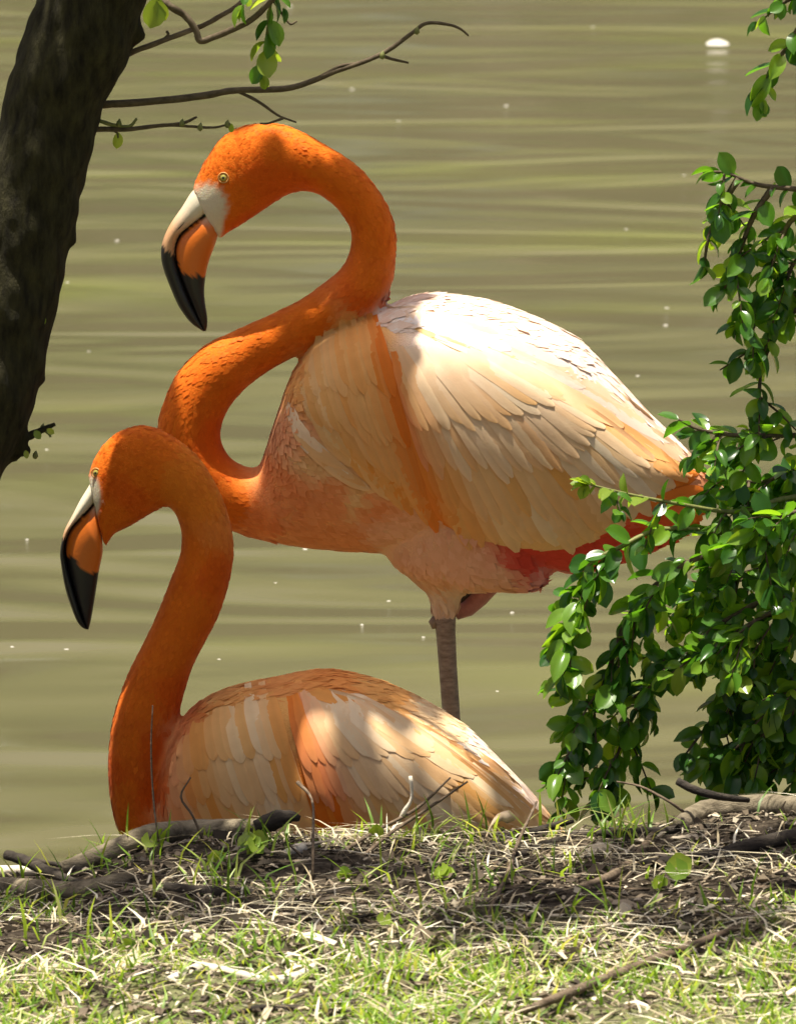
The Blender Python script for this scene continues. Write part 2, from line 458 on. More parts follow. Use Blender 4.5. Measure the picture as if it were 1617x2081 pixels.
def fan(b, guides, rows, parent, seed, pale=0.0):
    rd = random.Random(seed)
    G = [[np.array(p, float) for p in g_[0]] for g_ in guides]
    for (n, s0, s1, lift, wmul) in rows:
        for i in range(n):
            t = (i + rd.uniform(-.25, .25)+.5)/n*(len(G)-1); t = min(max(t, 0), len(G)-1.001); a = int(t); f = t-a
            p = [G[a][j]*(1-f)+G[a+1][j]*f for j in range(3)]
            w_ = guides[a][1]*(1-f)+guides[a+1][1]*f
            c0 = np.array(guides[a][2])*(1-f)+np.array(guides[a+1][2])*f
            z_ = rd.uniform(-1, 1); z_ -= .5*(rd.random() < .22); c0 = c0*np.array([1+.03*z_, 1+.18*z_, max(.2, 1+.42*z_)])
            tc = None
            if s1 < .66 and pale: tc = c0*.85+np.array((0.91, 0.80, 0.68))*.15; wp = pale*min(1, max(0, t/(len(G)-1)*4-.35)); c0 = c0*(1-wp)+np.array((0.91, 0.80, 0.68))*wp  # sunlit white blended into the upper feather rows, fading towards their tips
            q = lambda s_: p[0]*(1-s_)**2 + 2*p[1]*s_*(1-s_) + p[2]*s_*s_
            e0, e1 = s0+rd.uniform(-.03, .03), s1+rd.uniform(-.05, .05)
            pts = [q(e0+(e1-e0)*x) for x in (0, .33, .66, 1)]
            feather(b, pts, w_*wmul*rd.uniform(.9, 1.15), c0, lift+rd.uniform(0, 1.2), parent, rd.uniform(.9, 1.3), tc)

def ringed_eye(b, u, v, r):
    d, nn = b.hit(u, v); nn = Vector(nn) if nn is not None else Vector((0, -1, 0))
    nn = (nn + Vector((0, -1.2, 0))).normalized(); c0 = Vector((u, d, -v)); a = nn.orthogonal().normalized(); e = nn.cross(a)
    def dome(rad, h0, h1, seg=16, rings=4):
        V, F = [], []
        for i in range(rings):
            t = i/rings*math.pi/2
            for k in range(seg):
                p = 2*math.pi*k/seg; V.append(c0 + (a*math.cos(p)+e*math.sin(p))*rad*math.cos(t) + nn*(h0+h1*math.sin(t)))
        V.append(c0+nn*(h0+h1))
        for i in range(rings-1):
            for k in range(seg): F.append((i*seg+k, i*seg+(k+1) % seg, (i+1)*seg+(k+1) % seg, (i+1)*seg+k))
        for k in range(seg): F.append(((rings-1)*seg+k, (rings-1)*seg+(k+1) % seg, len(V)-1))
        return b.world(V), F
    ey = obj('eye', *dome(r*.80, -1.5, 5.0), M['iris'], b.root)
    obj('pupil', *dome(r*.24, 3.0, 1.3), M['pupil'], ey)
    ang = [2*math.pi*k/20 for k in range(21)]
    pts = [c0+(a*math.cos(t)+e*math.sin(t))*r*.98+nn*0.6 for t in ang]
    V, F = tube(pts, [r*.15]*21, 6, False); obj('eyelid', b.world(V), F, M['eyering'], ey)

def bill(b, outer, gape, inner, tipcol_line, hw, face_px):
    """upper and lower mandible between the traced ridge, gape and keel lines"""
    up = []; lo = []
    n = 26
    rs = lambda l: np.array([np.interp(np.linspace(0, 1, n), np.linspace(0, 1, len(catmull(l, 6))), catmull(l, 6)[:, i]) for i in (0, 1)]).T
    O, G, I = rs(outer), rs(gape), rs(inner)
    ts = np.linspace(0, 1, n)
    up = [(O[i][0], O[i][1], G[i][0], G[i][1], hw*np.interp(ts[i], [0, .14, .8, 1], [.62, .84, .55, .12])) for i in range(n)]
    lo = [(G[i][0], G[i][1], I[i][0], I[i][1], hw*np.interp(ts[i], [0, .2, .75, 1], [.6, 1.0, .62, .14])) for i in range(n)]
    BLK = (0.012, 0.011, 0.012)
    for nm, pr, lowr in (('upper_bill', up, False), ('lower_bill', lo, True)):
        V, F = sweep_pairs(pr, 2, 20); V = np.array(V); uv = np.stack([V[:, 0], -V[:, 2]], 1)
        C = np.zeros((len(V), 3))
        tl = np.array(tipcol_line, float)
        for i, (u, v) in enumerate(uv):
            vb = np.interp(u, tl[:, 0], tl[:, 1]) + 3.0*math.sin(u*0.9+V[i, 1]*.4)
            blackness = 1 if v > vb else 0
            dg = np.min(np.hypot(G[:, 0]-u, G[:, 1]-v))
            if lowr:
                base = np.array((0.70, 0.165, 0.012))
                if dg < 5.5: blackness = 1
                f = np.clip(1-np.hypot(u-face_px[0], v-face_px[1])/(face_px[2]*.62), 0, 1); base = base*(1-f)+np.array(FACE)*f
            else:
                f = np.clip(1.55-np.hypot(u-face_px[0], v-face_px[1])/(face_px[2]*1.0), 0, 1)
                base = np.array((0.60, 0.34, 0.17))*(1-f)+np.array(FACE)*f
                if dg < 2.5: blackness = 1
            C[i] = BLK if blackness else base
        obj(nm, b.world(V), F, M['bill'], b.root, True, C)

def downy(b, co, fs, cols, flow, n, skip, parent, seed):
    """thousands of small body feathers lying along the flow of the plumage"""
    r = np.random.default_rng(seed)
    tri = np.array([(f[0], f[k], f[k+1]) for f in fs for k in range(1, len(f)-1)])
    a, c, d = co[tri[:, 0]], co[tri[:, 1]], co[tri[:, 2]]
    nr = np.cross(c-a, d-a); ar = np.linalg.norm(nr, axis=1); nr = nr/(ar[:, None]+1e-9)
    if np.sum(nr*(a-co.mean(0))) < 0: nr = -nr
    pick = r.choice(len(tri), n, p=ar/ar.sum())
    w1 = r.random((n, 1)); w2 = r.random((n, 1)); m_ = (w1+w2) > 1; w1 = np.where(m_, 1-w1, w1); w2 = np.where(m_, 1-w2, w2)
    p = a[pick]*(1-w1-w2)+c[pick]*w1+d[pick]*w2; N = nr[pick]
    uv_ = np.stack([p[:, 0], -p[:, 2]], 1)
    fl = np.array(flow); near = np.argmin(((uv_[:, None, :]-fl[None, :, :2])**2).sum(2), 1)
    D = np.stack([fl[near, 2], r.normal(0, .12, n), -fl[near, 3]], 1); L = fl[near, 4]*r.uniform(.7, 1.3, n)
    D = D + r.normal(0, .12, (n, 3)); D -= N*np.sum(D*N, 1)[:, None]; D /= (np.linalg.norm(D, axis=1)[:, None]+1e-9); S = np.cross(N, D)
    zz = r.normal(0, 1, (n, 1)); cc = cols[tri[pick, 0]]*(1+zz*np.array([[.035, .07, .11]]))
    keep = np.array([not any(((u-x)/rx)**2+((v-y)/ry)**2 < 1 for x, y, rx, ry in skip) for u, v in uv_])
    V, F, C = [], [], []
    for i in np.nonzero(keep)[0]:
        l = L[i]; w_ = l*.26; hk = .35 if l > 26 else 1.0; o_ = p[i]-N[i]*.4*hk; b0 = len(V)
        V += [o_-S[i]*w_*.5, o_+S[i]*w_*.5, o_+D[i]*l*.55-S[i]*w_+N[i]*.7*hk, o_+D[i]*l*.55+S[i]*w_+N[i]*.7*hk, o_+D[i]*l+N[i]*1.1*hk]
        F += [(b0, b0+1, b0+3, b0+2), (b0+2, b0+3, b0+4)]; C += [np.clip(cc[i], 0, .92)]*5
    o = obj('plumage', b.world(V), F, M['feather'], parent, True, np.array(C)); o['kind'] = 'stuff'; return o
def flow_of(pairs, lens, extra):
    c = catmull([[(a[0]+a[2])/2, (a[1]+a[3])/2] for a in pairs], 3); out = []
    for i in range(len(c)):
        t = c[min(i+1, len(c)-1)]-c[max(i-1, 0)]; t = t/np.linalg.norm(t); out.append((c[i][0], c[i][1], t[0], t[1], np.interp(i/len(c), [0, .2, .6, 1], lens)))
    return out+extra

# ---- the standing flamingo
A = Bird(0.0, None)
neckA = [(390, 384, 447, 489, 24), (404, 350, 460, 475, 34), (420, 320, 490, 457, 42), (447, 282, 520, 437, 48), (487, 257, 548, 418, 51), (527, 250, 575, 400, 51), (567, 251, 597, 391, 50),
  (611, 266, 618, 388), (661, 293, 646, 394), (717, 329, 675, 414), (757, 369, 694, 435), (789, 420, 710, 461), (804, 470, 714, 485), (804, 523, 709, 514), (798, 570, 692, 546), (770, 632, 655, 577),
  (712, 668, 612, 608), (652, 702, 580, 624), (597, 726, 534, 646), (541, 757, 467, 676), (492, 796, 412, 705), (461, 837, 358, 762), (448, 880, 322, 850), (456, 913, 326, 915), (476, 937, 352, 982), (512, 951, 408, 1046), (548, 938, 490, 1086), (600, 900, 575, 1105)]
torsoA = [(500, 985, 1060, 30), (530, 940, 1093, 70), (560, 850, 1101, 105), (600, 745, 1108, 135), (660, 686, 1115, 158), (720, 655, 1119, 172), (780, 625, 1121, 181), (850, 599, 1126, 186), (930, 600, 1132, 186),
  (1010, 616, 1140, 181), (1090, 645, 1152, 168), (1160, 681, 1162, 150), (1230, 744, 1152, 128), (1300, 819, 1128, 100), (1370, 890, 1092, 64), (1425, 945, 1030, 30), (1450, 968, 990, 10)]
thighA = [(770, 1060, 1120, 1050, 110, -45), (780, 1118, 1100, 1180, 100, -45), (830, 1166, 1010, 1192, 62, -45), (862, 1194, 952, 1194, 42, -45), (872, 1215, 936, 1212, 30, -45), (878, 1243, 926, 1243, 23, -45), (884, 1260, 924, 1260, 19, -45)]
co, fs = remesh([sweep_pairs(neckA), torso(torsoA), sweep_pairs(thighA, 4, 24)], 6.0, 5)
A.setbody(co, fs)
foot = P(925, 1760, A.Y0); A.root = empty('flamingo', (foot.x, A.Y0-45*A.k, float(ground(foot.x, A.Y0-45*A.k))))
tag(A.root, 'flamingo standing on one leg, pale folded wings, neck bent in an S', 'flamingo', 'flamingos at the water')
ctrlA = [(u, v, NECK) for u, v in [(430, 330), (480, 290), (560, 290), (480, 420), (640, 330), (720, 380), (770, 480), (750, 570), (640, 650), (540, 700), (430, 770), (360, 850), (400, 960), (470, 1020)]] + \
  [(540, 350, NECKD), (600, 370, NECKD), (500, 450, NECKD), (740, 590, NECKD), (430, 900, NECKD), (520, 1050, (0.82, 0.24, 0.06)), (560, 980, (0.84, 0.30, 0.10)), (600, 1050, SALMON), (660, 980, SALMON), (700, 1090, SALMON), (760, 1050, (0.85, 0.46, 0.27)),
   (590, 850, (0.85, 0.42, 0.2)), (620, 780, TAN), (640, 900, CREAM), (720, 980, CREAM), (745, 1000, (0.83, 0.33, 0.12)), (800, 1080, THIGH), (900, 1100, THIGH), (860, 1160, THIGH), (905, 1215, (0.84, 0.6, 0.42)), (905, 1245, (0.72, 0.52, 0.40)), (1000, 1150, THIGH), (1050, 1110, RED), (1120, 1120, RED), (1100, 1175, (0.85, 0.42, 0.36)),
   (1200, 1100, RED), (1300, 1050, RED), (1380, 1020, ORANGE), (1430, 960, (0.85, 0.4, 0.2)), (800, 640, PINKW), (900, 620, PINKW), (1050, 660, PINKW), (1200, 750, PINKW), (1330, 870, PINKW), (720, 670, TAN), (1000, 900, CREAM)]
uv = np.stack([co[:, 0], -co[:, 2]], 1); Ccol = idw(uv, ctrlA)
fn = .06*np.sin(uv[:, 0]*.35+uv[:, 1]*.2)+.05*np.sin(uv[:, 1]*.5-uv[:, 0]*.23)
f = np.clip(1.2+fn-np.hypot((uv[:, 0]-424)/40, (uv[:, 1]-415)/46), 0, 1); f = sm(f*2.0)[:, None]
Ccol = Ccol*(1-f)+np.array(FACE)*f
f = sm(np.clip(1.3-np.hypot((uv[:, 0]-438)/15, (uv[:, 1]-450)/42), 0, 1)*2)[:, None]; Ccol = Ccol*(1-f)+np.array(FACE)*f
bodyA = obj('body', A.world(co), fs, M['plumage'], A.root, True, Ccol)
thD = [(u, v, .25, 1.0, 28) for u, v in [(860, 1120), (900, 1130), (880, 1170), (905, 1210)]]+[(905, 1240, 0, 1, 16), (980, 1150, .7, .6, 30)]
toD = [(u, v, .85, .5, l) for u, v, l in [(560, 1060, 24), (600, 1000, 26), (600, 880, 26), (660, 1060, 28), (740, 1060, 30), (700, 980, 28), (800, 640, 30), (900, 630, 36), (1000, 660, 40), (1100, 700, 44), (1200, 760, 44), (1300, 850, 44), (1000, 900, 40), (1050, 1150, 34), (1150, 1130, 36), (1250, 1080, 38), (1350, 1000, 40)]]
downy(A, co, fs, Ccol, flow_of(neckA, [11, 14, 16, 22], thD+toD), 17000, [(425, 415, 44, 52), (440, 455, 18, 45), (455, 356, 16, 16)], bodyA, 31)
outA = [(600, 760), (618, 708), (660, 670), (715, 648), (765, 641), (805, 652), (870, 650), (940, 664), (1000, 686), (1080, 724), (1160, 774), (1240, 832), (1310, 884), (1390, 938), (1428, 962), (1390, 1000), (1320, 1050), (1240, 1082), (1160, 1106), (1080, 1106), (1000, 1090), (930, 1062), (870, 1034), (800, 984), (740, 948), (690, 905), (640, 860), (606, 810)]
wv, wf = wing_shell(A, outA, (930, 850), 24, [((800, 700), (880, 1030), 32, 12)])
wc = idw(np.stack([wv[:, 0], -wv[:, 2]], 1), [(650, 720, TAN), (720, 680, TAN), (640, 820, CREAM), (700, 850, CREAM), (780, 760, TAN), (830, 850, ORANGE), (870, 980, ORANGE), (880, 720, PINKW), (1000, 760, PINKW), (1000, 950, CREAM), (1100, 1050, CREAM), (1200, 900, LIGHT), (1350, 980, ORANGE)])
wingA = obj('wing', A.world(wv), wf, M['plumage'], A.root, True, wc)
A.add_surface(wv, wf)
# far wing: the same shell mirrored on the other side of the back
wm = wv.copy(); wm[:, 1] *= -1
obj('wing', A.world(wm), wf, M['plumage'], A.root, True, wc)
LC = (0.85, 0.60, 0.32)
frontA = [([(628, 735), (622, 830), (700, 905)], 34, CREAM), ([(655, 690), (670, 830), (770, 965)], 38, CREAM), ([(695, 670), (725, 830), (815, 1000)], 38, TAN), ([(740, 665), (785, 830), (860, 1030)], 36, (0.83, 0.40, 0.12)), ([(775, 670), (825, 850), (885, 1045)], 34, ORANGE)]
fan(A, frontA, [(14, .3, 1.0, 1.6, .95), (15, .05, .82, 3.6, .8), (16, -.05, .58, 5.6, .72), (14, -.08, .3, 7.4, .7)], wingA, 11)
rearA = [([(800, 705), (850, 880), (900, 1050)], 34, ORANGE), ([(812, 700), (890, 880), (950, 1075)], 40, TAN), ([(835, 695), (970, 880), (1050, 1095)], 44, LC), ([(870, 690), (1050, 870), (1130, 1105)], 46, LC), ([(900, 690), (1110, 850), (1200, 1085)], 46, CREAM), ([(930, 690), (1160, 830), (1280, 1040)], 44, LIGHT), ([(955, 690), (1190, 805), (1360, 995)], 42, LIGHT), ([(975, 690), (1205, 795), (1420, 958)], 38, TAN)]
fan(A, rearA, [(24, .35, 1.0, 1.6, .95), (24, .1, .84, 3.6, .8), (24, -.03, .62, 5.6, .7), (18, -.05, .38, 7.4, .7)], wingA, 12, .75)
backA = [([(800, 622), (990, 612), (1260, 790)], 26, PINKW), ([(812, 630), (1005, 632), (1310, 850)], 30, PINKW), ([(835, 642), (1030, 662), (1345, 892)], 34, PINKW), ([(870, 655), (1070, 705), (1400, 935)], 36, LIGHT)]
fan(A, backA, [(10, .5, 1.03, 1.4, 1.0), (11, .22, .78, 2.2, 1.0), (11, -.02, .5, 3.0, 1.0)], bodyA, 13)
chestA = [([(585, 790), (590, 840), (640, 880)], 26, LIGHT), ([(590, 840), (620, 890), (700, 930)], 28, LIGHT), ([(640, 890), (680, 940), (760, 975)], 28, CREAM)]
fan(A, chestA, [(8, .0, 1.0, 2, .9)], bodyA, 14)
tailA = [([(1200, 1085), (1300, 1060), (1375, 1075)], 40, RED), ([(1250, 1060), (1330, 1030), (1400, 1040)], 40, (0.8, 0.14, 0.04)), ([(1300, 1020), (1370, 985), (1435, 985)], 36, ORANGE)]
fan(A, tailA, [(7, 0, 1.0, 3, 1.0)], bodyA, 15)
thF = [([(770, 1000), (800, 1090), (880, 1180)], 40, THIGH), ([(850, 1050), (880, 1120), (910, 1190)], 44, LIGHT), ([(930, 1075), (960, 1130), (960, 1175)], 46, THIGH), ([(1000, 1095), (1060, 1130), (1080, 1175)], 46, THIGH)]

ringed_eye(A, 455, 356, 10.5)
bill(A, [(406, 376), (389, 390), (370, 420), (346, 455), (332, 485), (327, 512), (331, 543), (346, 584), (364, 624), (388, 656), (413, 673)],
     [(432, 424), (424, 430), (408, 442), (384, 460), (366, 476), (357, 497), (356, 520), (363, 550), (380, 595), (400, 640), (416, 672)],
     [(446, 462), (441, 484), (435, 502), (428, 520), (421, 543), (417, 566), (415, 592), (417, 617), (421, 643), (421, 662), (418, 673)],
     [(320, 500), (335, 503), (345, 510), (352, 512), (358, 530), (370, 548), (385, 556), (400, 556), (430, 560)], 25, (425, 425, 55))
def nostril(b, l, d):
    V, F = tube([(u, d, -v) for u, v in l], [1.0, 2.6, 2.4, .8], 6); obj('nostril', b.world(V), F, M['web'], [c for c in b.root.children if c.name.startswith('upper_bill')][0])
nostril(A, [(384, 440), (374, 450), (364, 461), (356, 471)], -17)
# legs
d_leg = -45
def leg_pts(l): return A.world([(u, d, -v) for u, v, d in l])
lp = leg_pts([(902, 1225, d_leg), (903, 1250, d_leg), (905, 1275, d_leg), (909, 1340, d_leg), (916, 1440, d_leg), (922, 1560, d_leg), (924, 1700, d_leg)])
lp = np.vstack([lp, [lp[-1][0], lp[-1][1], A.root.location.z+0.012]])
lv, lf = tube(lp, [r*A.k for r in (17, 23, 20, 18.5, 18, 18, 19, 20)], 16)
leg = obj('leg', lv, lf, M['shank'], A.root)
kv, kf = tube(leg_pts([(886, 1246, d_leg-4), (880, 1256, d_leg-4), (884, 1268, d_leg-4)]), [8*A.k, 10*A.k, 7*A.k], 8)
obj('hock', kv, kf, M['shank'], leg)
bz = A.root.location.z+0.011; bx, by = float(lp[-1][0]), float(lp[-1][1])
for a in (-.5, 0, .5):
    e = (bx-0.085*math.cos(a), by-0.085*math.sin(a), bz-.003)
    tv, tf = tube([(bx, by, bz+.006), ((bx+e[0])/2, (by+e[1])/2, bz+.002), e], [.009, .008, .004], 8); obj('toe', tv, tf, M['toe'], A.root)
obj('toe_web', [(bx, by, bz), (bx-.07*math.cos(.5), by+.07*math.sin(.5), bz-.004), (bx-.072, by, bz-.002), (bx-.07*math.cos(.5), by-.07*math.sin(.5), bz-.004)], [(0, 1, 2), (0, 2, 3)], M['web'], A.root)
# the other leg, drawn up under the belly: folded shank and dark web
fv_, ff_ = tube(leg_pts([(925, 1250, 5), (950, 1238, 5), (975, 1216, 5), (998, 1190, 5), (1040, 1140, 5)]), [12*A.k, 17*A.k, 18*A.k, 19*A.k, 18*A.k], 12)
tl = obj('tucked_leg', fv_, ff_, M['toe'], A.root)
obj('toe_web', leg_pts([(925, 1246, 12), (936, 1190, 12), (1000, 1180, 12), (958, 1232, 12), (925, 1246, 22), (936, 1190, 22), (1000, 1180, 22), (958, 1232, 22)]), [(0, 1, 2, 3), (7, 6, 5, 4), (0, 4, 5, 1), (1, 5, 6, 2), (2, 6, 7, 3), (3, 7, 4, 0)], M['web'], tl, False)

# ---- the resting flamingo
B = Bird(-0.42, None)
neckB = [(179, 966, 213, 1116, 26), (189, 936, 232, 1086, 38), (206, 909, 262, 1071, 46), (231, 883, 290, 1054, 52), (262, 869, 312, 1041, 54), (295, 864, 328, 1032, 54), (332, 876, 338, 1028, 52), (377, 904, 350, 1036, 50), (413, 941, 360, 1052, 49), (447, 1000, 367, 1075, 48), (469, 1064, 369, 1096, 49),
  (475, 1125, 365, 1129), (467, 1178, 348, 1174), (447, 1245, 324, 1236), (419, 1301, 296, 1298), (394, 1350, 266, 1356), (377, 1400, 246, 1406), (364, 1450, 229, 1461), (349, 1502, 221, 1522), (337, 1552, 220, 1582), (332, 1610, 227, 1642), (345, 1670, 244, 1695), (385, 1710, 288, 1752), (450, 1690, 400, 1780)]
torsoB = [(312, 1660, 1720, 25), (322, 1570, 1760, 75), (340, 1512, 1782, 108), (372, 1458, 1795, 134), (420, 1420, 1803, 153), (480, 1396, 1807, 170), (560, 1379, 1808, 180), (650, 1364, 1808, 185), (730, 1374, 1808, 183), (800, 1397, 1804, 175), (870, 1431, 1797, 160), (940, 1475, 1787, 138), (1010, 1540, 1774, 106), (1070, 1602, 1764, 74), (1120, 1660, 1750, 38), (1142, 1686, 1738, 16)]
co, fs = remesh([sweep_pairs(neckB), torso(torsoB)], 6.0, 5)
B.setbody(co, fs)
bb = P(640, 1808, B.Y0); B.root = empty('flamingo', (bb.x, B.Y0, bb.z))
tag(B.root, 'flamingo lying on the bank behind the log, orange neck raised', 'flamingo', 'flamingos at the water')
ctrlB = [(u, v, NECK) for u, v in [(230, 900), (290, 890), (230, 1040), (300, 960), (330, 900), (400, 1130), (380, 1230), (330, 1330), (300, 1420), (270, 1500), (260, 1600), (270, 1680)]] + \
  [(u, v, NECKD) for u, v in [(260, 1000), (430, 1150), (350, 1400), (310, 1500), (230, 1560), (300, 1600)]] + [(390, 930, AMBER), (430, 1010, AMBER), (360, 960, AMBER), (450, 1070, (0.78, 0.22, 0.03)),
   (360, 1500, SALMON), (400, 1620, SALMON), (345, 1640, SALMON), (450, 1420, TAN), (560, 1395, (0.8, 0.34, 0.1)), (660, 1375, (0.8, 0.32, 0.08)), (760, 1400, TAN), (860, 1450, LIGHT), (960, 1520, PINKW), (1050, 1600, PINKW), (800, 1600, CREAM), (1100, 1660, CREAM)]
uv = np.stack([co[:, 0], -co[:, 2]], 1); Ccol = idw(uv, ctrlB)
f = sm(np.clip(1.25-np.hypot((uv[:, 0]-190)/16, (uv[:, 1]-1005)/42), 0, 1)*2)[:, None]; Ccol = Ccol*(1-f)+np.array(FACE)*f
f = sm(np.clip(1.25-np.hypot((uv[:, 0]-188)/11, (uv[:, 1]-1070)/36), 0, 1)*2)[:, None]; Ccol = Ccol*(1-f)+np.array(FACE)*f
bodyB = obj('body', B.world(co), fs, M['plumage'], B.root, True, Ccol)
toD = [(u, v, .8, .6, l) for u, v, l in [(360, 1500, 24), (360, 1620, 26), (440, 1430, 28), (550, 1390, 30), (650, 1375, 32), (760, 1400, 36), (880, 1460, 40), (1000, 1550, 40), (1080, 1640, 40), (700, 1600, 40)]]
downy(B, co, fs, Ccol, flow_of(neckB, [11, 14, 16, 20], toD), 14000, [(190, 1005, 18, 46), (188, 1070, 12, 38), (196, 957, 14, 14)], bodyB, 32)
outB = [(332, 1570), (350, 1510), (385, 1462), (440, 1426), (520, 1402), (600, 1388), (660, 1382), (730, 1392), (800, 1415), (870, 1452), (940, 1498), (1010, 1562), (1070, 1620), (1118, 1670), (1110, 1715), (1040, 1750), (950, 1765), (850, 1775), (740, 1780), (620, 1780), (500, 1775), (420, 1760), (360, 1720), (332, 1650)]
wv, wf = wing_shell(B, outB, (680, 1600), 22, [((560, 1400), (660, 1740), 30, 10)])
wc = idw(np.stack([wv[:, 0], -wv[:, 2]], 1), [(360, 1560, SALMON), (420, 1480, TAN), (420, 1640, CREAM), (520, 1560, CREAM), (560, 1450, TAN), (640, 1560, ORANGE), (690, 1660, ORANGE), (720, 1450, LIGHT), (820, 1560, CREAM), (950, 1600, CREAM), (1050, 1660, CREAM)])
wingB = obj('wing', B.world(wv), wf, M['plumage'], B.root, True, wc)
B.add_surface(wv, wf); wm = wv.copy(); wm[:, 1] *= -1
obj('wing', B.world(wm), wf, M['plumage'], B.root, True, wc)
frontB = [([(362, 1520), (338, 1610), (390, 1690)], 36, SALMON), ([(400, 1460), (400, 1570), (470, 1700)], 40, TAN), ([(450, 1435), (475, 1560), (550, 1715)], 40, CREAM), ([(510, 1415), (550, 1550), (615, 1730)], 40, LC), ([(560, 1405), (610, 1540), (660, 1740)], 38, TAN)]
fan(B, frontB, [(14, .3, 1.0, 1.6, .95), (15, .05, .82, 3.6, .8), (16, -.05, .58, 5.6, .72), (14, -.08, .3, 7.4, .7)], wingB, 21)
rearB = [([(590, 1405), (635, 1540), (680, 1740)], 36, ORANGE), ([(615, 1400), (680, 1530), (735, 1745)], 38, ORANGE), ([(640, 1397), (740, 1530), (810, 1750)], 40, LC), ([(665, 1395), (810, 1530), (910, 1745)], 44, LC), ([(685, 1395), (870, 1520), (1010, 1735)], 44, LIGHT), ([(705, 1397), (910, 1500), (1080, 1705)], 40, CREAM), ([(725, 1398), (930, 1490), (1118, 1676)], 34, LIGHT)]
fan(B, rearB, [(22, .35, 1.0, 1.6, .95), (22, .1, .84, 3.6, .8), (22, -.03, .62, 5.6, .7), (16, -.05, .38, 7.4, .7)], wingB, 22, .35)
backB = [([(600, 1383), (800, 1400), (1010, 1550)], 22, TAN), ([(640, 1388), (820, 1420), (1040, 1590)], 26, LIGHT)]
fan(B, backB, [(5, .4, 1.05, 2, 1.0), (5, .0, .6, 4, 1.0)], bodyB, 23)
ringed_eye(B, 196, 957, 9.5)
bill(B, [(188, 972), (179, 990), (163, 1016), (147, 1047), (133, 1073), (127, 1092), (122, 1122), (124, 1146), (132, 1194), (145, 1235), (157, 1264), (168, 1276), (177, 1279)],
     [(192, 1022), (186, 1028), (173, 1042), (155, 1060), (142, 1076), (134, 1097), (132, 1120), (138, 1150), (150, 1195), (163, 1240), (174, 1270), (179, 1279)],
     [(208, 1100), (209, 1118), (207, 1133), (202, 1156), (197, 1188), (190, 1232), (185, 1260), (182, 1272), (180, 1279)],
     [(118, 1088), (134, 1092), (137, 1128), (150, 1134), (163, 1145), (178, 1161), (200, 1160), (215, 1158)], 27, (190, 1010, 60))

nostril(B, [(176, 1020), (168, 1030), (160, 1041), (152, 1054)], -18)

# ------------------------------------------------------------------ leaves
def leaf_mesh(name, mat, wid=0.5, curl=0.25, fold=0.16, twist=0.0, n=6):
    V, F = [], []
    for i in range(n+1):
        t = i/n; w_ = max(0.02, wid*0.5*(4*t**1.12*(1-t**1.12))**0.62)
        x = t; z = -curl*t*t
        for s_ in (-1, -.55, 0, .55, 1):
            V.append((x - 0.0, s_*w_, z + fold*abs(s_)*w_*2 + twist*s_*w_*t - 0.02*(s_ == 0)))
    for i in range(n):
        for k in range(4): F.append((i*5+k, i*5+k+1, (i+1)*5+k+1, (i+1)*5+k))
    return V, F
LV = [leaf_mesh('leaf', None, .64, .18, .16, .1), leaf_mesh('leaf', None, .58, .38, .22, -.15), leaf_mesh('leaf', None, .70, .10, .12, .2), leaf_mesh('leaf', None, .54, .55, .26, .1)]
LM = [mesh_from('leaf', v, f_, M['leaf']) for v, f_ in LV]
LY = [mesh_from('young_leaf', v, f_, M['young']) for v, f_ in LV]
def frame_of(d, up):
    x = d.normalized(); z = (up - x*up.dot(x))
    z = z.normalized() if z.length > 1e-4 else x.orthogonal().normalized()
    y = z.cross(x)
    return Matrix(((x.x, y.x, z.x), (x.y, y.y, z.y), (x.z, y.z, z.z)))
def leaf_mat(pos, d, up, size):
    m = frame_of(d, up).to_4x4(); return Matrix.Translation(pos) @ m @ Matrix.Scale(size, 4)
def rv(k=1.0): return Vector(rng.normal(size=3))*k
def leaves_on(pts, step, size, out, start=0.0, pair=2, droop=0.35, rnd=random):
    """leaves in pairs along a twig; out gets (pos, dir, up, size)"""
    L = [0]
    for a, b_ in zip(pts[:-1], pts[1:]): L.append(L[-1]+(Vector(b_)-Vector(a)).length)
    s = start*L[-1] + step*.4; ph = rnd.uniform(0, 6.3)
    P_ = np.array([tuple(p) for p in pts])
    while s <= L[-1]+1e-6:
        p = Vector([np.interp(s, L, P_[:, k]) for k in range(3)]); q = Vector([np.interp(min(s+.01, L[-1]), L, P_[:, k])-np.interp(s-.01, L, P_[:, k]) for k in range(3)])
        q = q.normalized() if q.length > 1e-6 else Vector((0, 0, -1))
        a = q.orthogonal().normalized(); c_ = q.cross(a)
        for j in range(pair):
            t = ph + j*math.pi + rnd.uniform(-.35, .35)
            side = a*math.cos(t)+c_*math.sin(t)
            d = (q*rnd.uniform(.35, .9)+side*rnd.uniform(.6, 1)+Vector((0, 0, -droop*rnd.uniform(0, 1.2)))+rv(.15)).normalized()
            up = (Vector((0, -0.25, .8)) + rv(.55))
            out.append((p, d, up, size*rnd.choice((.55, .8, .95, 1.05, 1.2))*rnd.uniform(.88, 1.1)))
        ph += math.pi/2; s += step*rnd.uniform(.8, 1.25)
    d = (Vector(pts[-1])-Vector(pts[-2])).normalized()
    for _ in range(2): out.append((Vector(pts[-1]), (d+rv(.3)).normalized(), Vector((0, -.4, .8))+rv(.4), size*rnd.uniform(.6, .9)))

def branch_px(l, Y, n=4, jit=0.0):
    q = []
    for e in l:
        u, v = e[0], e[1]; dy = e[2] if len(e) > 2 else 0.0
        p = P(u, v, Y+dy); q.append(tuple(p))
    return catmull(q, n)

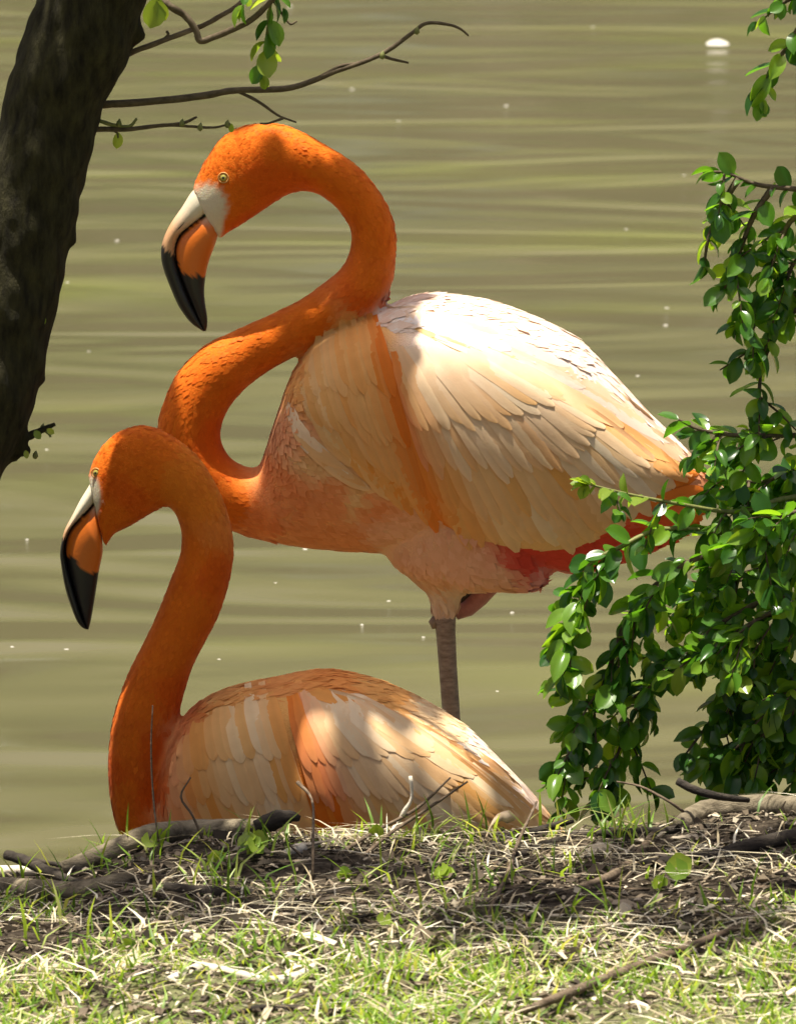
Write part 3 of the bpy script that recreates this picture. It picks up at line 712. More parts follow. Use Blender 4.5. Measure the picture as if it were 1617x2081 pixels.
# ------------------------------------------------------------------ the shrub on the right
YS = -0.66; PXM = (P(900, 1300, YS)-P(800, 1300, YS)).length/100
base = P(1760, 1600, YS); base.z = float(ground(base.x, base.y))-0.02
shrub = empty('shrub', base)
tag(shrub, 'dense shrub with small glossy green leaves overhanging the bank', 'shrub')
stem_top = [tuple(base), tuple(P(1745, 1400, YS+.02)), tuple(P(1720, 1100, YS)), tuple(P(1735, 800, YS+.05)), tuple(P(1715, 450, YS)), tuple(P(1740, 40, YS-.03)), tuple(P(1760, -150, YS))]
sp = catmull(stem_top, 5); v_, f_ = tube(sp, np.linspace(.016, .006, len(sp)), 10, True, .06); obj('stem', v_, f_, M['bark'], shrub)
for (x0, dy, x1) in ((1700, .10, 1690), (1790, -.08, 1700)):
    bs = Vector(base)+Vector(((x0-1760)*PXM, dy, 0)); bs.z = float(ground(bs.x, bs.y))-.02
    sp = catmull([tuple(bs), tuple(P((x0+x1)/2, 1350, YS+dy*1.2)), tuple(P(x1, 950, YS+dy*.7))], 8); v_, f_ = tube(sp, np.linspace(.012, .005, len(sp)), 8, True, .06); obj('stem', v_, f_, M['bark'], shrub)
main = [  # (pixels with depth), leaf step px, size px, side twigs
  ([(1735, 900, 0), (1617, 885), (1500, 885), (1420, 872), (1378, 852)], 36, 50, 5),
  ([(1725, 1040, 0), (1617, 1010), (1500, 1040), (1390, 1026, -.03), (1280, 1005, -.05), (1200, 985, -.06)], 42, 40, 2),
  ([(1722, 1100, 0), (1617, 1085), (1500, 1085, .04), (1350, 1075, .02), (1260, 1112), (1195, 1150), (1182, 1210), (1150, 1270), (1125, 1315)], 34, 56, 5),
  ([(1722, 1180, 0), (1560, 1120, -.05), (1430, 1130, -.06), (1330, 1190, -.03), (1272, 1262), (1232, 1372), (1190, 1470), (1150, 1540), (1120, 1580)], 31, 54, 12),
  ([(1725, 1230, 0), (1560, 1220), (1420, 1300), (1330, 1385), (1280, 1470), (1245, 1560), (1222, 1630)], 31, 52, 11),
  ([(1735, 1300, 0), (1600, 1290, .05), (1500, 1390, .05), (1440, 1470, .03), (1395, 1530)], 34, 54, 9),
  ([(1740, 1380, 0), (1617, 1400, -.04), (1530, 1490, -.03), (1450, 1560)], 34, 56, 9),
  ([(1740, 1420, 0), (1640, 1480, .02), (1570, 1570, .02), (1500, 1620)], 34, 54, 8),
  ([(1725, 980, 0), (1617, 960, .06), (1540, 980, .06), (1440, 960, .05)], 34, 54, 8),
  ([(1722, 1130, 0), (1617, 1150, .08), (1500, 1180, .08), (1400, 1200, .06)], 34, 54, 10),
  ([(1730, 1250, 0), (1617, 1230, -.07), (1520, 1270, -.07), (1430, 1330, -.05)], 34, 54, 10),
  ([(1722, 1080, 0), (1640, 1040, -.08), (1560, 1060, -.08), (1480, 1120, -.07)], 34, 54, 9),
  ([(1735, 1350, 0), (1650, 1340, .07), (1580, 1420, .07), (1510, 1520, .05)], 34, 54, 9),
  # upper hanging sprays
  ([(1716, 400, 0), (1617, 384), (1540, 375), (1480, 352), (1450, 348)], 34, 44, 1),
  ([(1500, 362, 0), (1465, 420), (1440, 480), (1430, 540)], 34, 48, 1),
  ([(1570, 380, 0), (1530, 440), (1500, 520), (1490, 550)], 32, 50, 2),
  ([(1718, 440, 0), (1617, 440), (1575, 520), (1540, 610), (1528, 640)], 32, 52, 3),
  ([(1722, 600, 0), (1617, 630), (1575, 680), (1548, 750), (1535, 840)], 42, 48, 2),
  ([(1717, 500, 0), (1640, 510), (1600, 560), (1595, 640)], 32, 52, 4),
  ([(1740, 20, 0), (1640, 40), (1600, 95), (1562, 145), (1548, 205)], 32, 46, 1),
  ([(1745, 0, 0), (1650, -20), (1590, 5)], 32, 44, 1),
]
LEAVES = []; young = []
for bi, (l, step, size, nt) in enumerate(main):
    pts = branch_px([(e[0], e[1], (e[2] if len(e) > 2 else 0)) for e in l], YS, 5)
    v_, f_ = tube(pts, np.linspace(.0045, .0014, len(pts)), 6); obj('branch', v_, f_, M['greentwig'] if bi in (1, 2) else M['twig'], shrub)
    tmp = []; leaves_on(pts, step*.85*PXM, size*1.08*PXM, tmp, 0.12)
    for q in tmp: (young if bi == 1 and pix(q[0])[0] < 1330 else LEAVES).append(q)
    tw = []
    for k in range(int(nt*1.7)):
        i = int(rng.uniform(.25, .95)*(len(pts)-1)); p = Vector(pts[i]); t = Vector(pts[i+1 if i+1 < len(pts) else i]) - Vector(pts[i-1])
        d = (t.normalized()*.5 + rv(.55) + Vector((-.1, -.1, -.35))).normalized(); ln = rng.uniform(55, 120)*PXM
        q = [p, p+d*ln*.5+Vector((0, 0, -.004)), p+d*ln+Vector((0, 0, -.014))]
        obj('twig', *tube(q, [.0018, .0014, .0009], 5), M['twig'], shrub); leaves_on(q, 27*PXM, size*.95*PXM, LEAVES, .1)
for _ in range(8):
    p = P(1195, 985, YS-.06); young.append((p, (Vector((-.8, -.1, .3))+rv(.5)).normalized(), Vector((0, -.4, .9))+rv(.4), 42*PXM*rng.uniform(.6, 1.1)))
# keep to the outline the photograph shows
def ok(q):
    u, v = pix(q[0])
    if u > 1625 or v < -20: return u < 1760
    if 660 < v < 815 and u < 1480: return False
    if v > 1650: return False
    return True
LEAVES = [q for q in LEAVES if ok(q)]
inside = [i for i, q in enumerate(LEAVES) if pix(q[0])[0] < 1612]
inside.sort(key=lambda i: LEAVES[i][0].y); pick = set(inside[:290-len(young)])
FV, FF = [], []
for i, q in enumerate(LEAVES):
    m = leaf_mat(*q); k = int(rng.integers(0, 4))
    uq, vq = pix(q[0])
    lighter = (uq < 1360 and vq > 1380 and rng.random() < .35) or rng.random() < .05  # lighter leaf colour mixed in to brighten the lower left cluster
    if i in pick: inst('leaf', (LY if lighter else LM)[k], m, shrub)
    else:
        b0 = len(FV); FV += [m @ Vector(p) for p in LV[k][0]]; FF += [tuple(j+b0 for j in f_) for f_ in LV[k][1]]
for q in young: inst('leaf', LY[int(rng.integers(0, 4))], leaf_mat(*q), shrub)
fo = obj('foliage', FV, FF, M['leaf'], shrub); fo['kind'] = 'stuff'

# ------------------------------------------------------------------ the leaning tree on the left
YT = -0.52
tp = [(150, -330, 420, -280), (95, -120, 340, -90), (72, 0, 290, 15), (36, 100, 266, 110), (8, 200, 212, 215), (-15, 300, 188, 305), (-40, 400, 164, 405), (-62, 500, 141, 505), (-88, 600, 121, 605), (-118, 700, 98, 705), (-160, 790, 78, 800), (-215, 870, 40, 900), (-290, 960, -20, 1010), (-390, 1150, -130, 1200), (-450, 1400, -200, 1420), (-500, 1700, -180, 1740), (-540, 1860, -150, 1900)]
def blob(u, v, d, r, rz=None):
    return sweep_pairs([(u-r*.2, v-r, u+r*.2, v-r, r*.2, d), (u-r*.8, v-r*.6, u+r*.8, v-r*.6, r*.8, d), (u-r, v, u+r, v, r, d), (u-r*.8, v+r*.6, u+r*.8, v+r*.6, r*.8, d), (u-r*.2, v+r, u+r*.2, v+r, r*.2, d)], 2, 12)
def stub(a, b_, r0, r1, d): 
    n_ = np.array([-(b_[1]-a[1]), b_[0]-a[0]], float); n_ /= np.linalg.norm(n_)
    return sweep_pairs([(a[0]+n_[0]*r0, a[1]+n_[1]*r0, a[0]-n_[0]*r0, a[1]-n_[1]*r0, r0, d), (b_[0]+n_[0]*r1, b_[1]+n_[1]*r1, b_[0]-n_[0]*r1, b_[1]-n_[1]*r1, r1, d)], 3, 12)
co, fs = remesh([sweep_pairs(tp, 4, 24), stub((262, 50), (288, 82), 30, 13, 0), stub((130, 470), (152, 497), 30, 9, 0), stub((55, 740), (80, 785), 36, 14, 0), stub((5, 860), (45, 905), 45, 24, 0), stub((20, 895), (60, 922), 24, 10, -5), stub((20, 905), (34, 940), 18, 6, 0)], 6.5, 3)
T = Bird(YT, None)
tb = P(-340, 1860, YT); tb.z = float(ground(tb.x, YT))-.03
tree = empty('tree', tb); tag(tree, 'dark mossy tree trunk leaning over the bank, thin twigs reaching out', 'tree')
cw = T.world(co)
n1 = np.sin(cw[:, 2]*60+cw[:, 0]*40)*np.cos(cw[:, 1]*70)+.6*np.sin(cw[:, 2]*131+cw[:, 1]*90)*np.cos(cw[:, 0]*120)
ctr = np.array([np.interp(-co[:, 2], [-330, 0, 300, 600, 900, 1860], [T.world([(u, 0, -v)])[0][0] for u, v in [(285, -330), (181, 0), (86, 300), (16, 600), (-90, 900), (-345, 1860)]])]).T
dirv = np.hstack([cw[:, :1]-ctr, cw[:, 1:2]-YT, 0*ctr]); dirv /= (np.linalg.norm(dirv, axis=1, keepdims=True)+1e-6)
cw = cw + dirv*(n1*0.0022)[:, None]
obj('trunk', cw, fs, M['bark'], tree)
def tbranch(l, r0, r1, mat='twig', Y=YT+.02, name='branch', seg=7):
    pts = branch_px(l, Y, 5); v_, f_ = tube(pts, np.linspace(r0, r1, len(pts))*PXM, seg, True, .10); return obj(name, v_, f_, M[mat], tree), pts
mb, mbp = tbranch([(150, 216), (200, 212), (280, 208), (400, 196), (480, 183), (590, 178), (680, 145), (770, 112), (830, 72), (865, 47), (910, 49), (935, 58), (952, 72)], 9.5, 2.0)
def ttwig(parent, l, r0, r1, mat='twig', Y=YT+.02):
    pts = branch_px(l, Y, 4); v_, f_ = tube(pts, np.linspace(r0, r1, len(pts))*PXM, 6, True, .12); return obj('twig', v_, f_, M[mat], parent)
ttwig(mb, [(480, 184), (520, 203), (562, 232), (580, 240), (602, 248)], 4, 2)
ttwig(mb, [(575, 240), (545, 250), (528, 250)], 3, 2)
ttwig(mb, [(650, 156), (690, 134), (722, 128)], 4, 3)
ttwig(mb, [(772, 112), (800, 120), (830, 127)], 4, 2.5)
lb, _ = tbranch([(150, 262), (200, 262), (260, 262), (320, 255), (370, 250), (400, 237)], 7, 2.5)
ttwig(lb, [(290, 258), (350, 254), (410, 258), (440, 258), (468, 250)], 4, 2.2)
ttwig(lb, [(190, 240), (225, 252), (262, 256), (278, 240)], 5, 3, 'greentwig')
ttwig(lb, [(225, 262), (238, 270), (240, 280)], 2.5, 2)
ub, _ = tbranch([(225, 130), (262, 108), (330, 82), (410, 52), (450, 30), (480, 12), (540, -40)], 7, 4, 'brownwood')
ttwig(ub, [(330, 82), (342, 70), (338, 62)], 4, 3)
ub2, _ = tbranch([(230, -140), (290, -60, -.08), (335, 2, -.16), (375, 30, -.16), (398, 60, -.16), (407, 82, -.16), (440, 72, -.16), (480, 55, -.17), (520, 32, -.18), (570, -20, -.2)], 8, 6, 'twig')
st, _ = tbranch([(30, 898), (62, 885), (90, 872), (112, 862)], 11, 4, 'bark', YT)
ttwig(st, [(85, 872), (98, 880), (103, 888)], 4, 2.5, 'greentwig', YT)
for u, v in [(368, 250), (405, 258), (460, 252), (845, 62), (775, 112), (540, 168), (240, 250), (85, 870), (70, 925)]:
    c0 = P(u, v, YT+.012); r = 7*PXM
    V_, F_ = tube([c0+Vector((0, 0, -r)), c0+Vector((r*.3, 0, -r*.3)), c0+Vector((r*.3, 0, r*.5)), c0+Vector((r*.5, 0, r*1.4))], [r*.5, r*.9, r*.7, r*.1], 7); obj('bud', V_, F_, M['greentwig'], tree)
# hanging sprig, the yellow leaf, the small leaf
hs, hp = tbranch([(575, -60, -.18), (552, -5, -.16), (545, 50, -.16), (538, 100, -.15), (532, 150, -.15)], 4, 2, 'greentwig', YT)
tmp = []; leaves_on(hp, 24*PXM, 50*PXM, tmp, .25, 2, .8)
ttwig(hs, [(552, -5, -.18), (575, 30, -.16), (590, 48, -.16), (603, 42, -.16)], 3, 2)
leaves_on(branch_px([(500, -40, -.16), (500, -5, -.16), (492, 15, -.16)], YT), 26*PXM, 36*PXM, tmp, .3); leaves_on(branch_px([(560, -30, -.16), (575, 15, -.16)], YT), 26*PXM, 40*PXM, tmp, .3)
tbranch([(560, -60, -.18), (520, -30, -.17), (500, -10, -.16), (492, 15, -.16)], 3, 2, 'greentwig', YT)
for q in tmp: inst('leaf', LM[int(rng.integers(0, 4))] if rng.random() < .6 else LY[int(rng.integers(0, 4))], leaf_mat(*q), tree)
ttwig(ub2, [(300, -45, -.1), (312, -20, -.14), (318, 0, -.16)], 3, 2)
inst('leaf', LY[2], leaf_mat(P(322, -8, YT-.15), Vector((-.25, -.05, -1)), Vector((.2, -1, .2)), 66*PXM), tree)
inst('leaf', LY[2], leaf_mat(P(318, 0, YT-.15), Vector((.35, -.05, -.8)), Vector((-.2, -1, .1)), 44*PXM), tree)
inst('leaf', LY[0], leaf_mat(P(240, 268, YT+.02), Vector((-.05, -.1, -1)), Vector((.3, -1, .2)), 34*PXM), tree)
for u, v, s_ in [(70, 875, 22), (52, 915, 18), (470, 250, 20), (86, 640, 18), (38, 425, 16), (95, 872, 18)]:
    inst('leaf', LY[int(rng.integers(0, 4))], leaf_mat(P(u, v, YT-.03 if u < 100 else YT+.02), Vector((.3, -.3, -.6))+rv(.2), Vector((0, -1, .3)), s_*PXM), tree)

# crown above the frame: limbs and leaves that throw the dappled shade
limbs = [[tuple(P(285, -310, YT)), (-.42, -.50, 1.75), (-.52, -.05, 2.3), (-.55, .6, 2.8)], [(-.42, -.50, 1.75), (-.42, -1.0, 2.0), (.2, -1.2, 2.3), (1.05, -1.15, 2.55)]]
for l in limbs:
    pts = catmull(l, 6); v_, f_ = tube(pts, np.linspace(.055, .015, len(pts)), 10, True, .06); obj('limb', v_, f_, M['bark'], tree)
def on_ground(u, v):
    d = ray(u, v); t = 6.5
    ts = np.arange(6.5, 9.6, .01); X_ = CAM.x+d.x*ts; Y_ = CAM.y+d.y*ts; Z_ = CAM.z+d.z*ts
    below = np.nonzero(Z_ < ground(X_, Y_))[0]
    return CAM+d*float(ts[below[0]] if len(below) else 8.1)
shade = []   # (point, radius, number of leaves)
for u in range(560, 830, 45): shade.append((P(u, 665, -.06), .05, 26))
for u, v in [(600, 740), (640, 720), (690, 740), (740, 720), (780, 740), (800, 690)]: shade.append((P(u, v, -.1), .05, 26))
for u, v in [(470, 260), (420, 300), (690, 320), (740, 380), (520, 660), (600, 620), (340, 800)]: shade.append((P(u, v, 0), .035, 14))
for u in range(340, 560, 40): shade.append((P(u, 1440, -.45), .045, 20))
for u in range(640, 880, 40): shade.append((P(u, 1400, -.45), .045, 20))
for u, v in [(980, 1540), (1060, 1610), (690, 1520), (800, 1500), (500, 1500), (230, 900), (290, 870), (360, 900), (430, 980)]: shade.append((P(u, v, -.5), .045, 16))
for _ in range(38):
    u = rng.uniform(-100, 1750); v = rng.uniform(1700, 1890); p = on_ground(u, v); shade.append((p, .06, 12))
for _ in range(0): shade.append((P(rng.uniform(1300, 1750), rng.uniform(850, 1500), YS+rng.uniform(-.1, .1)), .05, 8))
lit = [(P(900, 610, 0), .02), (P(960, 640, -.05), .05), (P(1050, 680, -.05), .05), (P(1150, 730, -.05), .05), (P(1250, 810, -.03), .05), (P(1340, 890, -.02), .045), (P(880, 700, -.11), .03), (P(960, 740, -.12), .05), (P(1060, 780, -.11), .05),
       (P(585, 1445, -.52), .020), (P(565, 1470, -.53), .012), (P(900, 1480, -.48), .028), (P(950, 1510, -.48), .026), (P(850, 1450, -.48), .014), (P(600, 258, -.02), .03), (P(545, 255, -.02), .012), (P(395, 735, -.02), .035), (P(510, 950, -.02), .03), (P(700, 560, -.02), .015), (P(340, 1470, -.45), .01), (P(190, 935, -.42), .01),
       (P(545, 60, YT-.16), .08), (P(310, 20, YT-.16), .06), (P(1130, 1260, YS), .07), (P(1150, 1500, YS), .08), (P(1240, 1580, YS), .07), (P(1210, 985, YS), .06), (P(1450, 430, YS), .09), (P(1560, 150, YS), .07), (P(1420, 880, YS), .07), (P(1300, 1250, YS), .08), (P(1480, 1100, YS), .1), (P(1540, 700, YS), .08), (P(1570, 1550, YS), .06)]
CV, CF = [], []
ql = LV[2]
for p, r, n in shade:
    for _ in range(n):
        q = p + rv(1)*r*.75
        tt = (rng.uniform(1.9, 3.0)-q.z)/SUN.z; c0 = q+SUN*tt
        uu, vv = pix(c0)
        if vv > -40 and -60 < uu < 1700: continue
        sz = rng.uniform(.045, .075)
        bad = False
        for lp_, lr in lit:
            w0 = c0-lp_; dist = (w0-SUN*w0.dot(SUN)).length
            if dist < lr+sz*.5: bad = True; break
        if bad: continue
        m = leaf_mat(c0-SUN.orthogonal().normalized()*0, rv(1)*Vector((1, 1, .35)).length*.5+Vector((0, 0, -.2)), Vector(SUN)+rv(.45), sz)
        b0 = len(CV); CV += [m @ Vector(x) for x in ql[0]]; CF += [tuple(j+b0 for j in f_) for f_ in ql[1]]
cr = obj('crown', CV, CF, M['crown'], tree); cr['kind'] = 'stuff'

# ------------------------------------------------------------------ sticks, logs and roots on the bank
def gp(u, v, lift=0.0):
    p = on_ground(u, v); return Vector((p.x, p.y, p.z+lift))
def stick(name, label, cat, l, r, mat, group=None, lift=0.6, seg=8, rough=.12, n=4):
    """l: pixels (u, v[, extra height]) lying on the ground; r: px radii start/end"""
    q = []
    for e in l:
        p = gp(e[0], e[1]); px = (p-CAM).length/FPX
        h = e[2] if len(e) > 2 else 0
        q.append((p.x, p.y, p.z + (np.mean(r)*lift+h)*px))
    pts = catmull(q, n); px = (Vector(q[0])-CAM).length/FPX
    rr = np.interp(np.linspace(0, 1, len(pts)), np.linspace(0, 1, len(r)), r)*px
    v_, f_ = tube(pts, rr, seg, True, rough); o = obj(name, v_, f_, M[mat]); tag(o, label, cat, group); return o
stick('log', 'mottled grey log lying against the resting flamingo', 'log', [(130, 1790), (215, 1758), (300, 1722), (380, 1710), (470, 1706), (545, 1700)], [18, 22, 24, 22, 20, 15], 'greylog', lift=1.1, seg=12, rough=.05, n=5)
stick('bark_stub', 'charred black bark stub at the end of the grey log', 'bark', [(520, 1698, 8), (560, 1694, 20), (590, 1690, 24), (610, 1690, 20)], [16, 20, 13, 6], 'darkwood', lift=.5, rough=.14)
stick('log', 'smooth grey log half sunk in the soil by the dark sticks', 'log', [(-120, 1815), (0, 1815), (90, 1820), (160, 1822), (230, 1805), (275, 1790)], [22, 23, 22, 21, 19, 12], 'greylog', lift=.5, seg=12, rough=.05, n=5)
stick('branch_piece', 'straight blackish branch piece below the grey log', 'stick', [(335, 1812), (400, 1822), (480, 1826), (555, 1826)], [10, 14, 15, 13], 'darkwood', lift=.7, seg=10, rough=.06)
stick('stick', 'thick dark stick with one end raised over the water', 'stick', [(14, 1790, 48), (60, 1792, 35), (110, 1800, 18), (170, 1808, 4)], [10, 12, 12, 7], 'darkwood', lift=.5, rough=.15)
stick('stick', 'thin dark stick lying beside the raised thick stick', 'stick', [(72, 1780, 30), (130, 1782, 20), (205, 1786, 8)], [4.5, 5, 3], 'darkwood', lift=.5)
stick('stick', 'white stick standing in for a sun glint at the water edge', 'stick', [(-60, 1783), (0, 1782), (45, 1781), (88, 1780)], [13, 13, 12, 9], 'palewood', lift=.9, rough=.06)  # pale solid added in place of a bright glint by the water
stick('stick', 'bleached curved white stick on sunlit grass', 'stick', [(338, 2002), (372, 1990), (410, 1978), (470, 1990), (545, 2004), (600, 1996), (640, 1972)], [6, 11, 13, 12, 12, 11, 7], 'palewood', lift=.9, rough=.08)
stick('stick', 'long slender brown stick crossing the sunlit grass beneath the shrub', 'stick', [(1060, 2079), (1140, 2048), (1240, 2008), (1330, 1974), (1420, 1940), (1500, 1908)], [8, 10, 10, 10, 9, 7], 'brownwood', lift=2.6, rough=.12)
stick('stick', 'dark stick lying in the grass at the bank foreground', 'stick', [(460, 2078), (520, 2058), (600, 2058), (710, 2066)], [5, 7, 7, 4], 'darkwood', lift=1.5)
stick('log', 'grey-brown log under the shrub beside a black root', 'log', [(1380, 1690), (1420, 1668), (1480, 1658), (1560, 1655), (1640, 1658)], [16, 24, 27, 26, 24], 'greylog', lift=.6, seg=12, rough=.07, n=5)
stick('root', 'black root running up the bank to the log', 'root', [(990, 1768), (1060, 1745), (1140, 1715), (1220, 1702), (1330, 1700), (1400, 1690)], [5, 8, 10, 11, 11, 8], 'darkwood', lift=.9)
stick('root', 'forked grey root curving down the shaded soil', 'root', [(1180, 1812), (1230, 1795), (1275, 1768), (1305, 1735), (1325, 1705)], [7, 10, 11, 9, 7], 'brownwood', lift=1.0)
stick('root', 'thick black root under the shrub branches', 'root', [(1300, 1768), (1380, 1760), (1460, 1750), (1540, 1728), (1660, 1705)], [9, 12, 15, 17, 18], 'darkwood', lift=.8)
stick('stick', 'broken dark stick jutting out below the shrub', 'stick', [(1376, 1680, 90), (1410, 1680, 72), (1460, 1672, 50), (1520, 1660, 30)], [8, 9, 8, 6], 'darkwood', lift=.5)
stick('stick', 'weathered brown stick pointing at the tail of the resting flamingo', 'stick', [(1000, 1722), (1080, 1705, 8), (1165, 1700, 28)], [6, 8, 7], 'darkwood', lift=.8)
stick('twig', 'long bare twig rising past the resting flamingo to a forked tip', 'twig', [(680, 1745, 0), (760, 1712, 20), (845, 1700, 55), (915, 1700, 120)], [4, 4, 3.4, 2], 'brownwood', lift=.4)
stick('twig', 'second bare twig leaning beside the long forked twig', 'twig', [(740, 1740, 0), (800, 1712, 22), (872, 1700, 58), (950, 1700, 112)], [4, 4, 3.4, 2], 'brownwood', lift=.4)
stick('twig', 'upright thin brown stem with curled dead leaf before the wing', 'twig', [(636, 1790, 0), (636, 1760, 60), (634, 1720, 95), (605, 1705, 115)], [3.2, 3, 2.6, 4], 'brownwood', lift=.4)
stick('twig', 'hair-thin upright stem before the neck of the resting flamingo', 'twig', [(322, 1712, 0), (312, 1710, 90), (308, 1710, 190), (312, 1710, 280)], [2.2, 2, 1.8, 1.2], 'brownwood', lift=.4)
stick('twig', 'small Y-shaped twig standing behind the grey log', 'twig', [(410, 1706, 0), (392, 1704, 45), (368, 1704, 85), (388, 1704, 125)], [2.5, 2.4, 2.2, 1.5], 'brownwood', lift=.4)
stick('twig', 'pale dry stem arching up from the dark soil', 'twig', [(985, 1870, 0), (1030, 1800, 20), (1050, 1745, 25), (1090, 1720, 90)], [3.5, 4.5, 4, 2.5], 'brownwood', lift=.6)
stick('twig', 'pale bent straw-like twig lying on shaded soil', 'twig', [(1060, 1880), (1110, 1825), (1180, 1785), (1250, 1760)], [3, 3.6, 3.6, 2], 'brownwood', lift=1.5)
stick('twig', 'thin arched twig between the shrub and the bank', 'twig', [(1388, 1690, 40), (1350, 1700, 76), (1300, 1700, 102), (1252, 1700, 112)], [3.2, 3, 2.6, 1.8], 'brownwood', lift=.4)
stick('twig', 'pale curved sprout beside the long forked twig', 'twig', [(800, 1702, 10), (820, 1702, 50), (836, 1702, 80), (834, 1702, 125)], [1.5, 5, 3, 4], 'palewood', lift=.4)
# seed pod on a bent stalk
o = stick('seed_pod', 'pale dry seed pod nodding on a bent stalk', 'seed pod', [(985, 1712, 0), (998, 1708, 28), (1015, 1706, 42), (1032, 1706, 44), (1046, 1706, 40)], [2, 2.4, 9, 14, 5], 'pod', lift=.4, rough=.03)
stick('wood_chip', 'flat white wood chip lying behind the bank grass', 'wood chip', [(575, 1742), (610, 1732), (650, 1722)], [7, 12, 6], 'palewood', lift=.8, seg=6)
# smaller pieces strewn about
for i in range(34):
    cw_ = [('brown', 'brownwood'), ('blackish', 'darkwood'), ('grey', 'greylog'), ('bleached', 'palewood')][int(rng.integers(0, 4))]
    u, v = rng.uniform(-20, 1640), rng.uniform(1800, 1925); a = rng.normal(0, .25); ln = rng.uniform(40, 130)
    stick('stick', 'short %s twig among others scattered on the shaded soil' % cw_[0], 'stick', [(u, v), (u+ln*.5*math.cos(a), v+ln*.18*math.sin(a)+rng.uniform(-4, 4)), (u+ln*math.cos(a), v+ln*.36*math.sin(a))], [rng.uniform(2.5, 5), rng.uniform(3, 6), 2], cw_[1], 'short %s twigs on the soil' % cw_[0], lift=.9, seg=6, n=3)
for i in range(22):
    cw_ = [('brown', 'brownwood'), ('bleached', 'palewood'), ('bleached', 'palewood'), ('grey', 'greylog')][int(rng.integers(0, 4))]
    u, v = rng.uniform(-20, 1640), rng.uniform(1930, 2075); a = rng.normal(0, .3); ln = rng.uniform(40, 150)
    stick('stick', 'short %s stick among others scattered in the sunlit grass' % cw_[0], 'stick', [(u, v), (u+ln*.5*math.cos(a), v+ln*.18*math.sin(a)+rng.uniform(-4, 4)), (u+ln*math.cos(a), v+ln*.36*math.sin(a))], [rng.uniform(3, 5), rng.uniform(4, 7), 2.5], cw_[1], 'short %s sticks in the grass' % cw_[0], lift=1.5, seg=6, n=3)

# ------------------------------------------------------------------ grass, straw and litter (nobody could count them)
def blades(n, place, hgt, wid, lean, mat, name, label, cat):
    V, F = [], []
    for _ in range(n):
        p = place()
        if p is None: continue
        h = rng.uniform(*hgt); w_ = rng.uniform(*wid); az = rng.uniform(0, 2*math.pi); le = rng.uniform(*lean)
        d = Vector((math.cos(az), math.sin(az)*.8, 0)); s_ = Vector((-math.sin(az), math.cos(az), 0)); fa = rng.uniform(-.7, .7)
        s_ = (s_*math.cos(fa)+Vector((0, 0, 1))*math.sin(fa)*.3+Vector((1, 0, 0))*.6*np.sign(s_.x or 1)).normalized()
        b0 = len(V)
        for k, t in enumerate((0, .4, .75)):
            c_ = p + Vector((0, 0, 1))*h*(t*(1-.45*le*t)) + d*h*le*t*t - Vector((0, 0, .004))
            ww = w_*(.75, 1, .65)[k]*.5; V += [c_-s_*ww, c_+s_*ww]
        V.append(p+Vector((0, 0, 1))*h*(1-.45*le)+d*h*le)
        F += [(b0, b0+1, b0+3, b0+2), (b0+2, b0+3, b0+5, b0+4), (b0+4, b0+5, b0+6)]
    o = obj(name, V, F, M[mat]); o.location = o.location; return tag(o, label, cat, kind='stuff')
def gpos(x, y): return Vector((x, y, float(ground(x, y))))
_clumps = [(rng.uniform(-.75, .75), rng.uniform(-1.5, -.88)) for _ in range(46)]
def pl_lawn():
    x = rng.uniform(-.72, .72); y = rng.uniform(-2.75, -1.38); 
    keep = np.clip((-1.32-y)/.35, .05, 1)*(0.55+.45*math.sin(x*9+y*7)*math.sin(y*11-x*4+1))
    return gpos(x, y) if rng.random() < keep else None
for u_, v_ in [(215, 1748), (240, 1740), (280, 1735), (560, 1725), (700, 1712), (845, 1712), (880, 1705), (960, 1706), (1060, 1706), (1130, 1706), (1240, 1702), (1300, 1700), (30, 1850), (130, 1850), (450, 1800)]:
    q = on_ground(u_, v_); _clumps += [(q.x, q.y)]*2
def pl_clump():
    c_ = _clumps[int(rng.integers(0, len(_clumps)))]; return gpos(c_[0]+rng.normal(0, .022), c_[1]+rng.normal(0, .03))
blades(26000, pl_lawn, (.012, .04), (.002, .0045), (.3, 1.4), 'grass', 'grass', 'short bright green grass in the sunlit foreground', 'grass')
blades(430, pl_clump, (.015, .075), (.0018, .0042), (.1, 1.3), 'grass', 'grass_tufts', 'scattered green grass tufts sprouting from the shaded soil', 'grass')
blades(12000, pl_lawn, (.015, .05), (.0015, .004), (1.0, 1.8), 'straw', 'straw', 'dry pale straw lying among the sunlit grass', 'straw')
def pl_band():
    x = rng.uniform(-.72, .72); y = rng.uniform(-1.6, -.84)
    return gpos(x, y) if rng.random() < .45+.55*math.sin(x*8+y*13+.7) else None
blades(3200, pl_band, (.02, .075), (.0012, .003), (1.5, 2.1), 'straw', 'dead_grass', 'dry dead grass strands lying flat on the shaded soil', 'grass')
blades(1500, pl_band, (.008, .03), (.002, .004), (.3, 1.4), 'grass', 'grass_sprouts', 'tiny green grass sprouts dotted over the shaded soil', 'grass')
